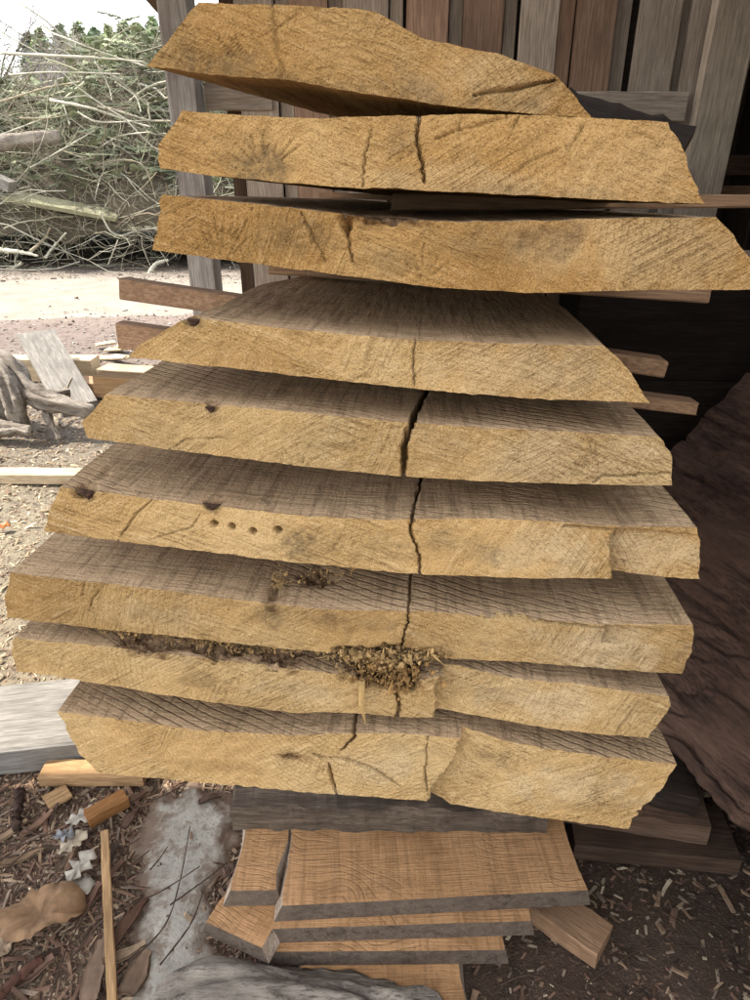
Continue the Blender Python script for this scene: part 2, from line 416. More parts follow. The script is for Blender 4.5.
base = ramp(nt, yn, [(0, (.165, .11, .075)), (.072, (.18, .125, .085)), (.088, (.30, .245, .165)), (.16, (.28, .235, .165)),
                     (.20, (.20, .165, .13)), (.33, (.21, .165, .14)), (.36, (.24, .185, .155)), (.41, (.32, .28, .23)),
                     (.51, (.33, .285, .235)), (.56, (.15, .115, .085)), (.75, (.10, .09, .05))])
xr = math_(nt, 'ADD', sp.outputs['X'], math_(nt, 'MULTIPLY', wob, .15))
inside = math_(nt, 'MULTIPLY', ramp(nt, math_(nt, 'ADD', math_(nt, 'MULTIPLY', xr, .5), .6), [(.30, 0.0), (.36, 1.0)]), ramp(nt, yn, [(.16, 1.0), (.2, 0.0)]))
base = mix(nt, inside, base, (.10, .064, .042))  # ground colour darkened for the shade inside the shed
n1 = noise(nt, v, 26, 6, .7); n2 = noise(nt, v, 140, 4, .7); n3 = noise(nt, v, 5, 4, .6)
base = mix(nt, ramp(nt, n1, [(.36, .75), (.5, 0.0)]), base, (.045, .03, .022))
base = mix(nt, ramp(nt, n2, [(.58, 0.0), (.72, .65)]), base, (.46, .37, .26))
base = mix(nt, ramp(nt, n3, [(.5, 0.0), (.7, .4)]), base, (.19, .13, .10))
nt.links.new(base, b.inputs['Base Color'])
bump(nt, b, math_(nt, 'ADD', n1, math_(nt, 'MULTIPLY', n2, .5)), .02, 1.0)
b.inputs['Roughness'].default_value = 1
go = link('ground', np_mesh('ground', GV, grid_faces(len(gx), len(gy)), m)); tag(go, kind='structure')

# bare concrete showing through the litter, left of the low pile
m, nt, b = new_mat('concrete')
v = coords(nt, rand=False); n1 = noise(nt, v, 9, 6, .65); n2 = noise(nt, v, 90, 4, .7); n3 = noise(nt, v, 22, 5, .7)
c = ramp(nt, n1, [(.3, (.32, .295, .24)), (.7, (.47, .435, .365))])
c = mix(nt, ramp(nt, n2, [(.33, .6), (.45, 0.0)]), c, (.16, .13, .10))
c = mix(nt, ramp(nt, n3, [(.50, 0.0), (.62, .85)]), c, (.21, .155, .11))
ed = attr(nt, 'edge'); em = math_(nt, 'ADD', ed.outputs['Fac'], math_(nt, 'MULTIPLY', math_(nt, 'SUBTRACT', noise(nt, v, 34, 5, .7), .5), 1.5))
c = mix(nt, ramp(nt, em, [(.25, .95), (.75, 0.0)]), c, (.17, .115, .078))
nt.links.new(c, b.inputs['Base Color']); bump(nt, b, math_(nt, 'ADD', n2, n3), .004, .8)
outl = [(150, 800), (196, 783), (232, 790), (240, 820), (228, 860), (215, 900), (215, 935), (240, 960), (240, 985), (215, 1040), (140, 1060), (120, 990), (128, 930), (140, 870)]
pts = np.array([G(*p)[:2] for p in outl])
cx_ = np.arange(pts[:, 0].min() - .06, pts[:, 0].max() + .06, .006); cy_ = np.arange(pts[:, 1].min() - .06, pts[:, 1].max() + .06, .006)
CX, CY = np.meshgrid(cx_, cy_, indexing='ij'); Pc = np.stack([CX.ravel(), CY.ravel()], 1)
ins = np.zeros(len(Pc), bool); dmin = np.full(len(Pc), 9.0); jn = len(pts) - 1
for i_ in range(len(pts)):
    a_, b2 = pts[i_], pts[jn]
    ins ^= ((a_[1] > Pc[:, 1]) != (b2[1] > Pc[:, 1])) & (Pc[:, 0] < (b2[0] - a_[0]) * (Pc[:, 1] - a_[1]) / (b2[1] - a_[1] + 1e-12) + a_[0])
    ab = b2 - a_; t_ = np.clip(((Pc - a_) @ ab) / ab.dot(ab), 0, 1); dmin = np.minimum(dmin, np.linalg.norm(Pc - a_ - t_[:, None] * ab, axis=1)); jn = i_
sd_ = np.where(ins, dmin, -dmin) + .022 * fbm(np.stack([Pc[:, 0] * 26, Pc[:, 1] * 26, Pc[:, 0] * 0], 1), 4, 8)
zc_ = -.028 + .028 * sstep(-.06, .05, sd_) + .0015 * fbm(np.stack([Pc[:, 0] * 40, Pc[:, 1] * 40, Pc[:, 0] * 0], 1), 3, 9)
o = link('concrete_pavement', np_mesh('concrete_pavement', np.stack([Pc[:, 0], Pc[:, 1], zc_], 1), grid_faces(len(cx_), len(cy_)), m, attrs={'edge': np.clip(sd_ / .07, 0, 1)})); tag(o, kind='structure')

# pale wheel-worn track outside
m, nt, b = new_mat('track')
v = coords(nt, rand=False); n1 = noise(nt, v, 3, 5, .6); n2 = noise(nt, v, 40, 5, .7)
c = ramp(nt, n1, [(.3, (.25, .215, .17)), (.7, (.36, .32, .265))])
c = mix(nt, ramp(nt, n2, [(.36, .6), (.5, 0.0)]), c, (.24, .19, .15))
nt.links.new(c, b.inputs['Base Color']); bump(nt, b, n2, .02, 1.0); b.inputs['Roughness'].default_value = 1
xs = np.linspace(-30, 30, 160); ysn = np.linspace(0, 1, 10)
TX, TY = np.meshgrid(xs, ysn, indexing='ij')
lo = 7.6 + .35 * fbm(np.stack([xs * .5, xs * 0, xs * 0], 1), 3, 5); hi = 10.3 + .35 * fbm(np.stack([xs * .5, xs * 0 + 9, xs * 0], 1), 3, 6)
TYw = lo[:, None] + (hi - lo)[:, None] * TY + .05 * TX
TZ = ground_h(TX.ravel(), TYw.ravel()) + .018 * np.sin(np.pi * TY.ravel()) + .006
TZ[(TY.ravel() < .01) | (TY.ravel() > .99)] -= .03
o = link('dirt_track', np_mesh('dirt_track', np.stack([TX.ravel(), TYw.ravel(), TZ], 1), grid_faces(160, 10), m)); tag(o, kind='structure')

# ------------------------------------------------------------------ the shed
shed = empty('shed', (.3, 2.8, 0)); tag(shed, 'open timber shed of upright waney boards over the slab pile', 'shed')
SHI = Matrix.Translation((-.3, -2.8, 0))
def shed_part(name, P, Q, w, h, mat, up, **kw):
    o = timber(name, P, Q, w, h, mat, up, **kw); o.parent = shed; o.matrix_parent_inverse = SHI; return o
WY = 2.85; WTOP = 2.42
x = -.47; i = 0
while x < 1.12:                       # board on board: a backing course, then face boards proud of it
    w = rng.uniform(.125, .15); t = rng.uniform(-.012, .012)
    mt = M_board_red if rng.random() < .62 else M_board_grey
    shed_part('wall_board', (x + w / 2, WY, .02), (x + w / 2 + t, WY + rng.uniform(-.004, .004), WTOP), w, .024, mt, (0, -1, 0), jit=.003, bow=rng.uniform(-.004, .006))
    g = rng.uniform(.045, .065)
    bw = rng.uniform(.15, .17)
    shed_part('wall_board', (x + w + g / 2, WY + .03, .02), (x + w + g / 2 + t, WY + .03, WTOP), g - rng.uniform(.004, .014), .022, M_board_grey if rng.random() < .75 else M_board_red, (0, -1, 0), jit=.002)
    x += w + g
shed_part('gap_blackout', (-.46, WY + .05, 1.2), (1.2, WY + .05, 1.2), 2.3, .006, M_dark, (0, -1, 0), jit=.0005)  # dark sheet added so no daylight shows through the board gaps
# posts, rails and plates
pp = W(186, 160, 2.78)
shed_part('post', (-.655, 2.86, 0), (-.66, 2.86, 2.15), .095, .13, M_post, (0, -1, 0), jit=.003)
shed_part('post', (-.51, 2.93, 0), (-.51, 2.93, 2.3), .05, .06, M_beam, (0, -1, 0))
o = shed_part('post', (1.16, 2.80, 0), (1.20, 2.80, 2.42), .145, .05, M_paleboard, (0, -1, 0), jit=.003); o['label'] = 'wide pale post board at the end of the wall'
shed_part('rail', (-.60, 2.835, 1.69), (-.36, 2.82, 1.69), .035, .085, M_board_grey, (0, 0, 1))
shed_part('rail', (.55, 2.79, 1.655), (1.085, 2.79, 1.655), .045, .09, M_board_grey, (0, 0, 1))
shed_part('header_beam', (-1.0, 2.86, 2.16), (3.4, 2.86, 2.16), .14, .16, M_beam, (0, 0, 1))
shed_part('header_beam', (-.80, 3.5, 2.33), (-.80, .72, 2.33), .13, .15, M_beam, (0, 0, 1))
shed_part('header_beam', (1.2, 4.3, 2.33), (1.2, .72, 2.33), .12, .15, M_beam, (0, 0, 1))
shed_part('brace', (-.70, 2.82, 1.98), (-1.05, 2.1, 2.45), .09, .11, M_beam, (0, 0, 1))
# deeper bay to the right: dark boards and rails, plus unseen walls added for darkness
x = 1.05
while x < 3.4:
    w = rng.uniform(.14, .2)
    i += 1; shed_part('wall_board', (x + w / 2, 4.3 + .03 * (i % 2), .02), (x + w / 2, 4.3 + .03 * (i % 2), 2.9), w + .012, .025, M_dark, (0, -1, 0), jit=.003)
    x += w
shed_part('rail', (1.0, 4.22, 1.45), (3.4, 4.22, 1.45), .05, .10, M_beam, (0, 0, 1))
shed_part('rail', (.80, 2.95, 1.38), (3.3, 3.05, 1.38), .05, .06, M_stick, (0, 0, 1))
shed_part('rail', (1.1, 4.2, 1.95), (3.4, 4.2, 1.95), .05, .12, M_beam, (0, 0, 1))
y = .42  # unseen right wall, added to close off the light
while y < 4.3:
    w = rng.uniform(.16, .2)
    shed_part('shade_side_board', (2.3, y + w / 2, .02), (2.3, y + w / 2, 2.9), w - .004, .025, M_dark, (-1, 0, 0), jit=.002)
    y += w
x = .70  # unseen wall section added to shade the right of the shed
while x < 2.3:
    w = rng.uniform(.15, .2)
    shed_part('shade_front_board', (x + w / 2, .40, .02), (x + w / 2, .40, 2.55), w - .004, .025, M_dark, (0, 1, 0), jit=.002)
    x += w
# unseen roof boards, laid out to shade the pile and the near ground
def roof_run(x0, x1, y0, y1, z):
    y = y0
    while y < y1 - .01:
        w = min(.30, y1 - y)
        shed_part('roof_shade_board', (x0, y + w / 2, z), (x1, y + w / 2, z + .0), w + .0, .03, M_dark, (0, 0, 1), jit=.001, nseg=3)
        y += w
roof_run(-1.9, 2.5, .70, 2.45, 2.50)
roof_run(1.25, 2.5, 2.45, 4.5, 2.50)
roof_run(-1.9, -.2, 2.45, 2.95, 2.50)  # opening left beside this run lets skylight onto the wall
roof_run(-1.9, 1.25, 2.95, 4.5, 2.50)
roof_run(-3.4, -1.9, .70, 1.70, 2.50)  # unseen run added to cast shade on the near ground
shed_part('rafter', (-3.3, .77, 2.38), (2.4, .77, 2.38), .09, .115, M_beam, (0, 0, 1))  # rafters and outer posts hold up the added run
shed_part('rafter', (-3.3, 1.62, 2.38), (-.87, 1.62, 2.38), .09, .115, M_beam, (0, 0, 1))
shed_part('post', (-3.25, 1.62, 0), (-3.25, 1.62, 2.37), .12, .12, M_beam, (0, -1, 0))
shed_part('post', (-3.25, .77, 0), (-3.25, .77, 2.37), .12, .12, M_beam, (0, -1, 0))

# ------------------------------------------------------------------ the big slabs
def poly_interp(P, n):
    P = np.asarray(P, float); t = (P[:, 0] - P[0, 0]) / (P[-1, 0] - P[0, 0])
    s = np.linspace(0, 1, n); return np.stack([P[0, 0] + s * (P[-1, 0] - P[0, 0]), np.interp(s, t, P[:, 1])], 1)
def side_interp(P, n):
    P = np.asarray(P, float); d = np.r_[0, np.cumsum(np.linalg.norm(np.diff(P, axis=0), axis=1))]; d /= d[-1]
    s = np.linspace(0, 1, n); return np.stack([np.interp(s, d, P[:, i]) for i in (0, 1)], 1)
def seg_dist(X, Z, P):
    best = np.full(X.shape, 9.0); tt = np.zeros(X.shape); n = len(P) - 1
    for i in range(n):
        a, b_ = P[i], P[i + 1]; ab = b_ - a; L2 = ab.dot(ab)
        t = np.clip(((X - a[0]) * ab[0] + (Z - a[1]) * ab[1]) / L2, 0, 1)
        d = np.hypot(X - a[0] - t * ab[0], Z - a[1] - t * ab[1])
        m_ = d < best; best = np.where(m_, d, best); tt = np.where(m_, (i + t) / n, tt)
    return best, tt
SLABS = {}
def make_slab(key, label, top, bot, left, right, mat, pith, Y0=0.0, length=1.95, cracks=(), lines=(), steps=(), holes=(), pits=(), toppits=(), stains=(), rots=(), taper=(0, 0), seed=0, amp=1.0, pales=(), smooth_w=.09):
    q = lambda P: np.array([FP(x, y, Y0) for x, y in P])
    T, B = q(top), q(bot)
    L = q([bot[0]] + list(left) + [top[0]]); R = q([bot[-1]] + list(right) + [top[-1]])
    wid = max(T[-1, 0], B[-1, 0]) - min(T[0, 0], B[0, 0]); hh = (T[:, 1].mean() - B[:, 1].mean())
    nu = int(wid / .0016); nv = max(24, int(hh / .0017))
    Tu, Bu, Lv, Rv = poly_interp(T, nu), poly_interp(B, nu), side_interp(L, nv), side_interp(R, nv)
    if smooth_w:
        for A in (Tu, Bu):
            k_ = int(smooth_w / .0016) | 1; ker = np.hanning(k_ + 2)[1:-1]; ker /= ker.sum(); base_ = np.linspace(0, 1, nu) * (A[-1, 1] - A[0, 1]) + A[0, 1]
            r_ = A[:, 1] - base_; r_ = np.r_[-r_[k_:0:-1], r_, -r_[-2:-k_ - 2:-1]]; A[:, 1] = base_ + np.convolve(r_, ker, 'same')[k_:-k_]
    # soften straight traced lines
    for A, sd in ((Tu, 1), (Bu, 2)):
        A[:, 1] += .0004 * fbm(np.stack([A[:, 0] * 60, A[:, 0] * 0 + sd, A[:, 0] * 0 + seed], 1), 3, seed + sd) * sstep(0, .03, np.minimum(A[:, 0] - A[0, 0], A[-1, 0] - A[:, 0]))
    for A, sd in ((Lv, 3), (Rv, 4)):
        e = sstep(0, .15, np.minimum(np.linspace(0, 1, nv), 1 - np.linspace(0, 1, nv)))
        A[:, 0] += .0022 * fbm(np.stack([A[:, 1] * 80, A[:, 1] * 0 + sd, A[:, 1] * 0 + seed], 1), 3, seed + sd) * e
    u = np.linspace(0, 1, nu)[:, None, None]; v = np.linspace(0, 1, nv)[None, :, None]
    P = ((1 - v) * Bu[:, None] + v * Tu[:, None] + (1 - u) * Lv[None] + u * Rv[None]
         - (1 - u) * (1 - v) * Bu[0] - u * (1 - v) * Bu[-1] - (1 - u) * v * Tu[0] - u * v * Tu[-1])
    Yd = np.r_[np.arange(0, .42, .006), np.linspace(.43, length, 18)]
    tp = lambda X, Y: X + ((X - T[0, 0]) / (T[-1, 0] - T[0, 0]) * (taper[1] - taper[0]) + taper[0]) * Y
    zb = lambda X: np.interp(X, B[:, 0], B[:, 1]); zt = lambda X: np.interp(X, T[:, 0], T[:, 1])
    # features in the slab's own plane
    C = []
    for (pf, ptop, w, dep) in cracks:
        f = q(pf); f = f[np.argsort(f[:, 1])]
        t2 = None
        if ptop is not None: t2 = FZ(ptop[0], ptop[1], f[-1, 1]); t2[1] -= Y0
        C.append((f, t2, w, dep))
    Ln = [(q(p), w, d) for p, w, d in lines]
    St = [(q(p), d, fade, sgn) for p, d, fade, sgn in steps]
    Ho = [(FP(x, y, Y0), r) for x, y, r in holes]
    Pi = [(FP(x, y, Y0), rx, rz, d) for x, y, rx, rz, d in pits]
    Tp = []
    for x_, y_, rx, ry, d in toppits:
        c = FZ(x_, y_, float(zt(FP(x_, y_, Y0)[0]))); Tp.append((c[0], c[1] - Y0, rx, ry, d))
    def disp(p):
        X, Y, Z = p[:, 0], p[:, 1], p[:, 2]
        near = np.exp(-np.maximum(Y, 0) / .6)
        n1 = fbm(p * np.array([95, 30, 95]), 3, seed + 20); n2 = fbm(p * np.array([95, 26, 95]), 3, seed + 30)
        d = np.zeros_like(p)
        d[:, 1] += amp * .0011 * n1 + amp * .0010 * fbm(p * np.array([14, 14, 14]), 2, seed + 40)
        d[:, 2] += amp * .0005 * n2
        s = np.clip((Z - zb(X)) / np.maximum(zt(X) - zb(X), .01), 0, 1)
        tot = np.zeros(len(p))
        for f, t2, w, dep in C:
            jag = .0016 * fbm(np.stack([Z * 260, Y * 160, X * 0 + seed], 1), 3, seed + 50)
            xc = np.interp(Z, f[:, 1], f[:, 0])
            if t2 is not None:
                ontop = Y > 1e-5; xc = np.where(ontop, f[-1, 0] + (t2[0] - f[-1, 0]) * Y / max(t2[1], .01), xc)
                fade = np.where(ontop, 1 - sstep(t2[1] * 1.2, t2[1] * 1.9, Y), 1)
            else: fade = np.where(Y > 1e-5, 1 - sstep(0.0, .02, Y), 1)
            inr = sstep(f[0, 1] - .003, f[0, 1] + .003, Z) * (1 - sstep(f[-1, 1] + .004, f[-1, 1] + .010, Z))
            ww = w * (1 + .35 * fbm(np.stack([Z * 90, Y * 60, X * 0 + 3], 1), 2, seed + 55))
            k = np.clip(1 - (np.abs(X - xc - jag) / ww), 0, 1) ** .6 * inr * fade * near
            tot = np.maximum(tot, dep * k)
        d[:, 1] += tot; d[:, 2] -= tot * s * .9
        fr = np.exp(-np.maximum(Y, 0) / .012)
        for P_, w, dep in Ln:
            ds, t = seg_dist(X + .0012 * n1, Z + .0012 * n2, P_)
            ww = w * np.sqrt(np.clip(np.sin(np.pi * np.clip(t, .04, .96)), 0, 1))
            d[:, 1] += dep * np.clip(1 - ds / np.maximum(ww, 1e-4), 0, 1) ** .7 * fr
        for P_, dep, fade, sgn in St:
            P2 = P_[np.argsort(P_[:, 1])]
            xb = np.interp(Z, P2[:, 1], P2[:, 0]) + .0022 * fbm(np.stack([Z * 190, Z * 0, Z * 0 + seed], 1), 3, seed + 60)
            m_ = sgn * (X - xb); inr = sstep(P2[0, 1] - .003, P2[0, 1] + .001, Z) * (1 - sstep(P2[-1, 1] + .0015, P2[-1, 1] + .004, Z))
            d[:, 1] += dep * sstep(0, .0022, m_) * np.exp(-np.maximum(m_, 0) / fade) * inr * np.exp(-np.maximum(Y, 0) / .05)
        for c, r in Ho:
            rr = np.hypot(X - c[0], Z - c[1]); d[:, 1] += .05 * (1 - sstep(r * .9, r * 1.3, rr)) * fr
        for c, rx, rz, dep in Pi:
            rr = np.hypot((X - c[0]) / rx, (Z - c[1]) / rz) + .45 * fbm(p * 55, 3, seed + 70)
            k = 1 - sstep(.35, 1.0, rr); lump = np.clip(.75 + .7 * fbm(p * 130, 3, seed + 80), .1, 1.6)
            d[:, 1] += dep * k * lump * np.exp(-np.maximum(Y, 0) / .08); d[:, 2] -= .35 * dep * k * lump * s * np.exp(-np.maximum(Y, 0) / .05)
        for cx, cy, rx, ry, dep in Tp:
            rr = np.hypot((X - cx) / rx, (Y - cy) / ry) + .4 * fbm(p * 50, 3, seed + 75)
            k = 1 - sstep(.4, 1.0, rr); lump = np.clip(.75 + .8 * fbm(p * 120, 3, seed + 85), .1, 1.7)
            d[:, 2] -= dep * k * lump * sstep(.85, 1.0, s); d[:, 1] += .5 * dep * k * lump * sstep(.85, 1.0, s) * (1 - sstep(0, .03, Y))
        return d
    verts, faces, fm, off = [], [], [], 0
    def add(Pg, flip, mi):
        nonlocal off
        a, b_ = Pg.shape[:2]; p = Pg.reshape(-1, 3)
        verts.append(p + disp(p)); f = grid_faces(a, b_, off, flip); faces.append(f); fm.append(np.full(len(f), mi)); off += len(p)
    front = np.stack([P[..., 0], np.zeros(P.shape[:2]), P[..., 1]], -1)
    add(front, False, 0)
    def sweep(line, Ys, lr=0):
        g = np.zeros((len(line), len(Ys), 3)); g[..., 0] = line[:, None, 0]; g[..., 2] = line[:, None, 1]; g[..., 1] = Ys[None]
        g[..., 0] = tp(g[..., 0], g[..., 1])
        # wavy natural edge down the length
        tL = (line[:, 0] - T[0, 0]) / (T[-1, 0] - T[0, 0])
        wv = lambda sd: .016 * fbm(np.stack([Ys * 3.1, Ys * 0 + sd, Ys * 0 + seed], 1), 3, seed + sd) * sstep(0, .25, Ys)
        g[..., 0] += np.clip(1 - tL, 0, 1)[:, None] * wv(91)[None] + np.clip(tL, 0, 1)[:, None] * wv(92)[None]
        return g
    topl = np.stack([P[:, -1, 0], P[:, -1, 1]], 1); botl = np.stack([P[:, 0, 0], P[:, 0, 1]], 1)
    add(sweep(topl, Yd), False, 1)
    Yc = np.r_[0, .01, .03, .08, .15, .3, np.linspace(.45, length, 10)]
    add(sweep(botl, Yc), True, 2)
    add(sweep(P[0], Yd), True, 3); add(sweep(P[-1], Yd), False, 3)
    back = front.copy(); back[..., 1] = length; back[..., 0] = tp(back[..., 0], back[..., 1])
    sub = back[::8, ::4]; add(sub, True, 0)
    V = np.vstack(verts)
    c0 = np.array([V[:, 0].mean(), 0, float(B[:, 1].min())])
    pz = FP(*pith, 0.0); ring = np.hypot(V[:, 0] - pz[0], V[:, 2] - pz[1])
    stn = np.zeros(len(V)); rot = np.zeros(len(V)); pal_ = np.zeros(len(V))
    wob = fbm(V * 40, 3, seed + 90)
    for x_, y_, rx, ry, s_ in stains:
        c = FP(x_, y_, Y0); k = np.hypot((V[:, 0] - c[0]) / (rx / 950), (V[:, 2] - c[1]) / (ry / 900)) + .5 * wob
        stn = np.maximum(stn, s_ * (1 - sstep(.2, 1.1, k)) * (V[:, 1] < .05))
    for x_, y_, rx, ry, s_ in pales:
        c = FP(x_, y_, Y0); k = np.hypot((V[:, 0] - c[0]) / (rx / 950), (V[:, 2] - c[1]) / (ry / 900)) + .4 * wob
        pal_ = np.maximum(pal_, s_ * (1 - sstep(.3, 1.15, k)))
    for x_, y_, rx, ry, s_ in rots:
        c = FP(x_, y_, Y0); k = np.hypot((V[:, 0] - c[0]) / (rx / 950), (V[:, 2] - c[1]) / (ry / 900)) + .5 * wob
        rot = np.maximum(rot, s_ * (1 - sstep(.2, 1.1, k)) * (V[:, 1] < .05))
    for cx, cy, rx, ry, dep in Tp:
        k = np.hypot((V[:, 0] - cx) / rx, (V[:, 1] - cy) / ry) + .5 * wob
        rot = np.maximum(rot, .8 * (1 - sstep(.4, 1.15, k)) * (V[:, 2] > zt(V[:, 0]) - .012))
    me = np_mesh('oak_slab', V - c0, faces, [mat, M_top, M_under, M_wane], np.concatenate(fm), attrs={'ring': ring, 'stain': stn, 'rot': rot, 'pale': pal_})
    o = link('oak_slab', me, None, FRAME @ Matrix.Translation(Vector(c0) + Vector((0, Y0, 0))))
    tag(o, label, 'slab', 'big slabs stickered in the pile')
    SLABS[key] = dict(o=o, T=T, B=B, Y0=Y0, zt=zt, zb=zb, c0=c0)
    return o

PI_A, PI_B = (345, 226), (405, 664)
def fan(cx, cy, r0, r1, a0, a1, n, w=.0009, d=.0022):
    out = []
    for i_ in range(n):
        a_ = math.radians(a0 + (a1 - a0) * (i_ + rng.uniform(-.3, .3)) / max(1, n - 1)); q0, q1 = r0 * rng.uniform(.7, 1.6), r1 * rng.uniform(.6, 1.1)
        out.append(([(cx + q0 * math.cos(a_), cy - q0 * math.sin(a_)), (cx + (q0 + q1) / 2 * math.cos(a_ + .05), cy - (q0 + q1) / 2 * math.sin(a_ + .05)), (cx + q1 * math.cos(a_), cy - q1 * math.sin(a_))], w, d))
    return out
make_slab(1, 'topmost slab of the big pile, humped top and pointed left side, underside showing',
    [(199, 3), (270, 4), (345, 8), (375, 10), (405, 29), (425, 39), (445, 43), (500, 55), (548, 71), (557, 76)],
    [(146, 66), (215, 75), (290, 80), (340, 90), (400, 98), (440, 105), (510, 112), (592, 118)],
    [(168, 38)], [(570, 90)], M_front_a, PI_A, taper=(.30, 0), seed=101, smooth_w=.02, pales=[(500, 85, 90, 30, .5)],
    cracks=[([(272, 3), (276, 40), (283, 79)], None, .0016, .003)], lines=[([(470, 96), (510, 90), (556, 79)], .002, .009), ([(252, 34), (275, 70)], .002, .002), ([(255, 40), (300, 14), (330, 8)], .0012, .002)] + fan(248, 66, 14, 40, 110, 150, 4) + fan(215, 70, 8, 22, 60, 140, 4),
    stains=[(200, 62, 55, 16, .7), (330, 86, 160, 12, .55), (450, 100, 90, 10, .5)], rots=[(553, 80, 16, 10, .6)])
make_slab(2, 'second slab from the top of the pile, split by a thin upright crack, flat ends',
    [(182, 111), (240, 115), (300, 118), (360, 117), (420, 115), (520, 114), (600, 118), (668, 122)],
    [(160, 168), (213, 176), (280, 182), (335, 187), (400, 189), (480, 193), (600, 199), (704, 204)],
    [(160, 145)], [(682, 150)], M_front_a, PI_A, seed=202, pales=[(480, 185, 130, 18, .55), (640, 160, 60, 50, .35)],
    cracks=[([(421, 113), (417, 132), (419, 150), (425, 182)], (423, 112), .0015, .018), ([(371, 136), (364, 155), (363, 187)], None, .0009, .006)],
    lines=[([(432, 140), (470, 128), (512, 116)], .0014, .004), ([(520, 114), (508, 140)], .0014, .003), ([(495, 184), (530, 162), (570, 145)], .0011, .003), ([(586, 122), (573, 143)], .0012, .003), ([(462, 112), (460, 140)], .001, .002)] + fan(266, 174, 14, 46, 40, 165, 10),
    stains=[(262, 168, 38, 18, .85), (250, 150, 34, 24, .35), (398, 140, 20, 28, .45), (560, 196, 150, 7, .4)])
make_slab(3, 'third slab from the top of the pile, long right end, torn bark pocket in its top edge',
    [(162, 195), (250, 203), (300, 209), (335, 213), (350, 216), (400, 218), (440, 222), (530, 221), (600, 219), (717, 217)],
    [(152, 250), (240, 262), (350, 276), (440, 288), (530, 293), (650, 290), (753, 290)],
    [(157, 222)], [(752, 265), (737, 238)], M_front_a, PI_A, seed=303, pales=[(640, 250, 130, 45, .6)],
    cracks=[([(346, 215), (348, 232), (352, 262)], None, .0018, .008)],
    pits=[(372, 219, .035, .006, .010), (347, 222, .008, .010, .012)], toppits=[(385, 217, .05, .02, .008)],
    lines=[([(252, 208), (240, 235), (228, 256)], .001, .003), ([(300, 212), (326, 262)], .0016, .004)] + fan(224, 262, 12, 50, 45, 125, 8) + fan(420, 285, 10, 50, 40, 120, 5),
    stains=[(300, 238, 60, 24, .45), (480, 245, 80, 25, .3), (540, 240, 45, 22, .45), (395, 262, 60, 14, .4)], rots=[(372, 219, 50, 7, .9), (560, 235, 40, 20, .35)])
make_slab(4, 'fourth slab from the top of the pile, bevelled both sides, narrowest broad grey top',
    [(188, 317), (260, 326), (330, 333), (415, 340), (520, 344), (604, 346)],
    [(128, 357), (210, 366), (300, 376), (415, 389), (520, 398), (650, 403)],
    [(140, 344)], [(635, 381), (617, 357)], M_front_b, PI_B, seed=404, pales=[(500, 370, 130, 40, .35)], taper=(.10, 0),
    cracks=[([(415, 341), (413, 360), (415, 388)], None, .0010, .006)],
    toppits=[(193, 316, .010, .012, .012)], pits=[(193, 320, .008, .006, .012)],
    stains=[(193, 321, 12, 8, 1.0), (560, 372, 60, 22, .25), (414, 370, 6, 20, .5)], rots=[(425, 342, 220, 5, .25)])
make_slab(5, 'slab fifth from the top of the pile with a wide black crack from top to bottom',
    [(106, 394), (200, 403), (300, 412), (400, 422), (480, 428), (570, 432), (659, 437)],
    [(88, 438), (170, 450), (250, 460), (330, 469), (410, 477), (500, 482), (590, 484), (672, 486)],
    [(82, 423)], [(672, 472), (671, 452)], M_front_b, PI_B, seed=505, pales=[(560, 460, 130, 35, .45), (460, 450, 60, 30, .3)],
    cracks=[([(403, 476), (404, 455), (406, 436), (411, 424)], (426, 391), .0038, .045)],
    lines=[([(594, 483), (604, 477), (671, 473)], .0016, .006), ([(170, 450), (185, 440), (225, 438)], .0012, .004)] + fan(600, 480, 12, 40, 95, 170, 7) + fan(300, 470, 6, 34, 30, 150, 5),
    toppits=[(211, 403, .009, .012, .010)], pits=[(211, 408, .007, .005, .01)],
    stains=[(211, 409, 12, 8, 1.0), (330, 440, 60, 20, .15), (560, 470, 80, 12, .2)])
make_slab(6, 'slab with four round drilled holes in a row in its sawn end',
    [(60, 487), (130, 496), (180, 502), (292, 515), (372, 520), (480, 518), (560, 522), (613, 527), (697, 527)],
    [(44, 531), (120, 541), (200, 551), (300, 563), (410, 574), (520, 578), (610, 579), (700, 580)],
    [(50, 512)], [(701, 562), (700, 540)], M_front_b, PI_B, seed=606, pales=[(655, 555, 60, 35, .7), (540, 550, 80, 35, .5)],
    cracks=[([(420, 575), (419, 555), (412, 535), (411, 519)], (421, 480), .0019, .022)],
    steps=[([(612, 579), (611, 560), (608, 545), (613, 531)], .026, .045, 1)],
    lines=[([(563, 526), (590, 529), (612, 530)], .0022, .014), ([(118, 541), (135, 515), (152, 500)], .0014, .006), ([(150, 540), (190, 528), (200, 516)], .0011, .004)],
    holes=[(214, 524, .0038), (232, 527, .0035), (253, 531, .0036), (278, 530, .0040)],
    toppits=[(86, 488, .014, .016, .014), (213, 502, .012, .010, .010)], pits=[(86, 493, .010, .009, .014), (211, 506, .010, .006, .008)],
    stains=[(86, 493, 15, 11, 1.0), (300, 538, 38, 24, .75), (470, 545, 60, 25, .55), (380, 545, 60, 24, .3), (212, 506, 12, 7, .9)])
